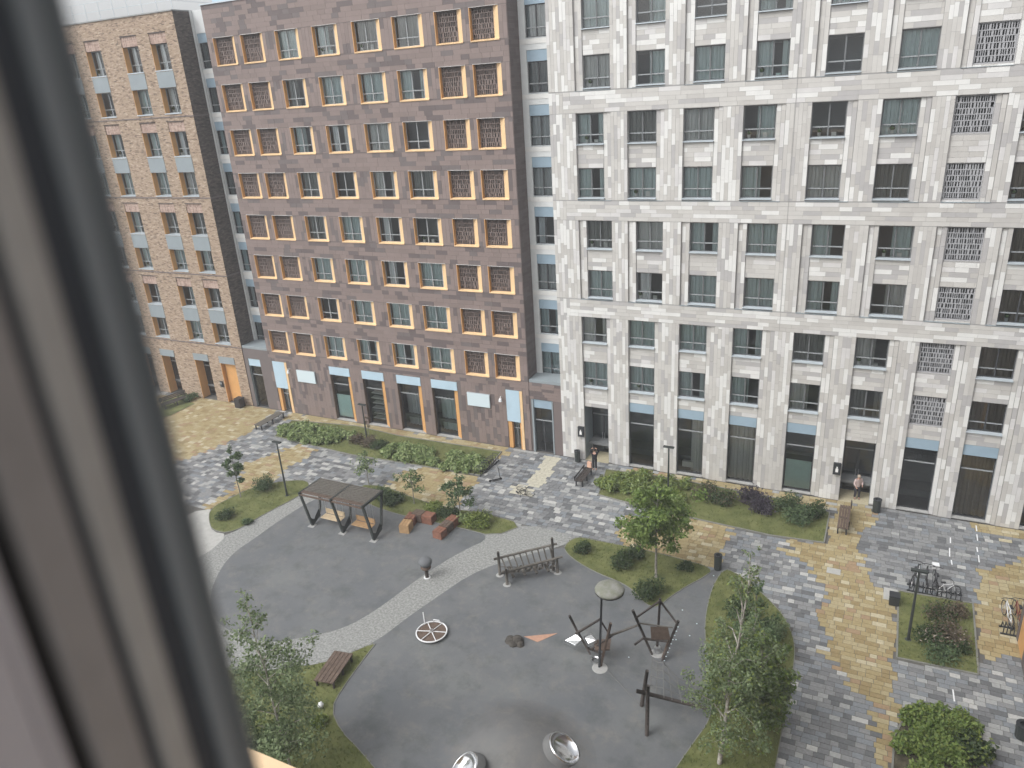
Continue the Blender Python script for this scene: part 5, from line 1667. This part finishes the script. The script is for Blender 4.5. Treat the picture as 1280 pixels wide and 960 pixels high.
for f in (.05, .28, .5, .75):
    pts = [(N(*a) - tb4).lerp(N(*b) - tb4, f) for a, b in zip(topv, botv)]
    q = MB(); q.tube(pts, .02, 'rope', 5); q.build('rope', t4)
t5 = thing('ground_light', 'small round white ball light on the lower left lawn by the bench', 'lamp', (*at(402, 886)[:2], .03))
q = MB(); q.lathe([(0, .0), (.06, 0), (.06, .08)], 'black_metal', (0, 0, 0), 10); q.build('stem', t5)
q = MB(); q.lathe([(.02, .06), (.10, .10), (.13, .19), (.10, .28), (0, .32)], 'white_paint', (0, 0, 0), 14); q.build('globe', t5, smooth=True)
for i, (px, py, z) in enumerate([(845, 800, .02), (853, 763, .02), (862, 795, .02), (871, 780, .02), (786, 822, .02), (892, 720, .05)]):
    q = MB(); c = at(px, py); q.lathe([(0, 0), (.03, 0), (.035, .015), (0, .025)], 'white_sign', (c.x, c.y, .012), 8)
    tag(q.build('ground_stud'), 'small white stud on the playground near the panel climber', 'ground stud', 'white studs on the rubber surface')

# ================================================================== PEOPLE
def skin_chain(name, parent, verts, edges, radii, m, root=0, sub=2):
    me = bpy.data.meshes.new(name)
    me.from_pydata([tuple(v) for v in verts], edges, [])
    me.materials.append(MAT[m])
    o = put(name, me, parent)
    sk = o.modifiers.new('skin', 'SKIN'); sk.use_smooth_shade = True
    for i, r in enumerate(radii):
        me.skin_vertices[0].data[i].radius = (r, r) if not isinstance(r, tuple) else r
    me.skin_vertices[0].data[root].use_root = True
    sb = o.modifiers.new('sub', 'SUBSURF'); sb.levels = sub; sb.render_levels = sub
    return o


def person(label, loc, rz, H, arms, legs, top_m, bottom_m, hair_m, lean=0.0):
    t = thing('person', label, 'person', loc, rz)
    s = H / 1.75
    def S(p): return Vector((p[0], p[1] + lean * max(0, p[2] - .95), p[2])) * s
    V = [S((0, 0, .95)), S((0, 0, 1.12)), S((0, .01, 1.36)), S((0, .01, 1.48)), S((0, 0, 1.60)), S((0, -.01, 1.70))]
    Rr_ = [(.15 * s, .10 * s), (.125 * s, .09 * s), (.16 * s, .10 * s), .05 * s, .085 * s, .07 * s]
    E_ = [(0, 1), (1, 2), (2, 3), (3, 4), (4, 5)]
    def chain(start, pts, rad):
        p = start
        for q_, r_ in zip(pts, rad):
            V.append(S(q_)); Rr_.append(r_ * s); E_.append((p, len(V) - 1)); p = len(V) - 1
        return p
    tops = []
    for sd in (-1, 1):
        sh = (sd * .19, .01, 1.42); el, wr = arms[0 if sd < 0 else 1]
        hd = Vector(wr) + (Vector(wr) - Vector(el)).normalized() * .08
        w_ = chain(2, [sh, el, wr], [.055, .042, .028])
        h_ = chain(w_, [tuple(hd)], [.03])
        d = (Vector(wr) - Vector(el)).normalized(); side = Vector((0, 1, 0)).cross(d).normalized() if abs(d.y) < .9 else Vector((1, 0, 0))
        for k in range(4):
            b_ = hd + side * (k - 1.5) * .02
            chain(h_, [tuple(b_ + d * .03), tuple(b_ + d * (.065 + .01 * (k in (1, 2))) + Vector((0, -.015, 0)))], [.010, .008])
        chain(w_, [tuple(Vector(wr) + d * .03 + side * .035), tuple(Vector(wr) + d * .07 + side * .05)], [.011, .009])
        tops.append((sh, el, wr))
        hip = (sd * .095, 0, .90); kn, an, to = legs[0 if sd < 0 else 1]
        chain(0, [hip, kn, an, to], [.085, .06, .04, .035])
    skin_chain('body', t, V, E_, Rr_, 'skin')
    # jacket or shirt
    V2 = [S((0, 0, .86)), S((0, 0, 1.12)), S((0, .01, 1.37)), S((0, .01, 1.46))]; R2 = [(.20 * s, .15 * s), (.18 * s, .145 * s), (.20 * s, .155 * s), .09 * s]; E2 = [(0, 1), (1, 2), (2, 3)]
    for sh, el, wr in tops:
        b = len(V2); V2 += [S(sh), S(el), S(tuple(Vector(el).lerp(Vector(wr), .92)))]; R2 += [.09 * s, .065 * s, .052 * s]; E2 += [(2, b), (b, b + 1), (b + 1, b + 2)]
    skin_chain('jacket', t, V2, E2, R2, top_m, root=1)
    V3 = [S((0, 0, .98))]; R3 = [(.165 * s, .115 * s)]; E3 = []
    for i in (0, 1):
        kn, an, to = legs[i]; b = len(V3); sd = -1 if i == 0 else 1
        V3 += [S((sd * .1, 0, .88)), S(kn), S(tuple(Vector(kn).lerp(Vector(an), .93)))]; R3 += [.115 * s, .088 * s, .066 * s]; E3 += [(0, b), (b, b + 1), (b + 1, b + 2)]
    skin_chain('trousers', t, V3, E3, R3, bottom_m)
    for i in (0, 1):
        kn, an, to = legs[i]
        skin_chain('shoe', t, [S((an[0], an[1] + .03, .045)), S((to[0], to[1], .04))], [(0, 1)], [.045 * s, .04 * s], 'cloth_black')
    hc = S((0, .0, 1.64))
    q = MB(); q.lathe([(.098 * s, -.03 * s), (.108 * s, .03 * s), (.095 * s, .09 * s), (.05 * s, .125 * s), (0, .135 * s)], hair_m, tuple(hc + Vector((0, .015, 0))), 14); q.build('hair', t, smooth=True)
    q = MB()
    q.lathe([(0, -.02), (.014, 0), (0, .012)], 'skin', tuple(hc + Vector((0, -.10 * s, -.03 * s))), 6)
    for sx in (-1, 1):
        q.lathe([(0, -.008), (.010, 0), (0, .008)], 'cloth_black', tuple(hc + Vector((sx * .035 * s, -.088 * s, 0))), 6)
        q.lathe([(0, -.03), (.016, 0), (0, .03)], 'skin', tuple(hc + Vector((sx * .10 * s, 0, -.02 * s))), 6)
    q.box(hc.x - .025, hc.x + .025, hc.y - .094 * s, hc.y - .088 * s, hc.z - .068 * s, hc.z - .060 * s, 'peach_cloth')
    q.build('face', t)
    return t


p1 = at(743.5, 587)
person('person in black standing before the left entrance with both arms raised to the head', (p1.x, p1.y, .0), math.radians(10), 1.52,
       [((-.36, -.05, 1.62), (-.17, -.08, 1.80)), ((.36, -.05, 1.62), (.17, -.08, 1.80))],
       [((-.10, -.01, .50), (-.11, 0, .09), (-.11, -.14, .03)), ((.10, -.01, .50), (.11, 0, .09), (.11, -.14, .03))], 'cloth_black', 'cloth_black', 'hair_dark')
t = thing('bag', 'pale peach shopping bag on the ground left of the person in black', 'bag', (p1.x - .42, p1.y + .15, 0))
q = MB(); q.box(-.14, .14, -.08, .08, 0, .42, 'peach_cloth'); q.build('body', t)
q = MB(); q.tube([(-.07, 0, .42), (-.05, 0, .56), (.05, 0, .56), (.07, 0, .42)], .01, 'peach_cloth', 5); q.build('handle', t)
person('person in a pale pink top and dark trousers standing in the right entrance recess', (.12, .55, .0), math.radians(35), 1.6,
       [((-.27, -.02, 1.16), (-.24, -.20, 1.02)), ((.27, -.05, 1.18), (.16, -.24, 1.08))],
       [((-.10, -.03, .50), (-.11, .02, .09), (-.11, -.12, .03)), ((.11, -.10, .52), (.13, -.05, .09), (.14, -.19, .03))], 'cloth_pink', 'cloth_dark', 'hair_fair', lean=-.12)

# ------------------------------------------------------------------ thin volume added to imitate the pale veil of window glass
q = MB(); q.box(-920, 920, -920, 920, -1.6, 36, 'white_paint')
hz = q.build('veil_haze', kind='stuff')
hm = bpy.data.materials.new('veil_haze'); hm.use_nodes = True
hm.node_tree.nodes.clear()
ho = hm.node_tree.nodes.new('ShaderNodeOutputMaterial'); hv = hm.node_tree.nodes.new('ShaderNodeVolumePrincipled')
hv.inputs['Color'].default_value = (.93, .96, 1, 1); hv.inputs['Density'].default_value = VEIL_HAZE; hv.inputs['Anisotropy'].default_value = 0.0
hm.node_tree.links.new(hv.outputs[0], ho.inputs['Volume'])
hz.data.materials.clear(); hz.data.materials.append(hm)
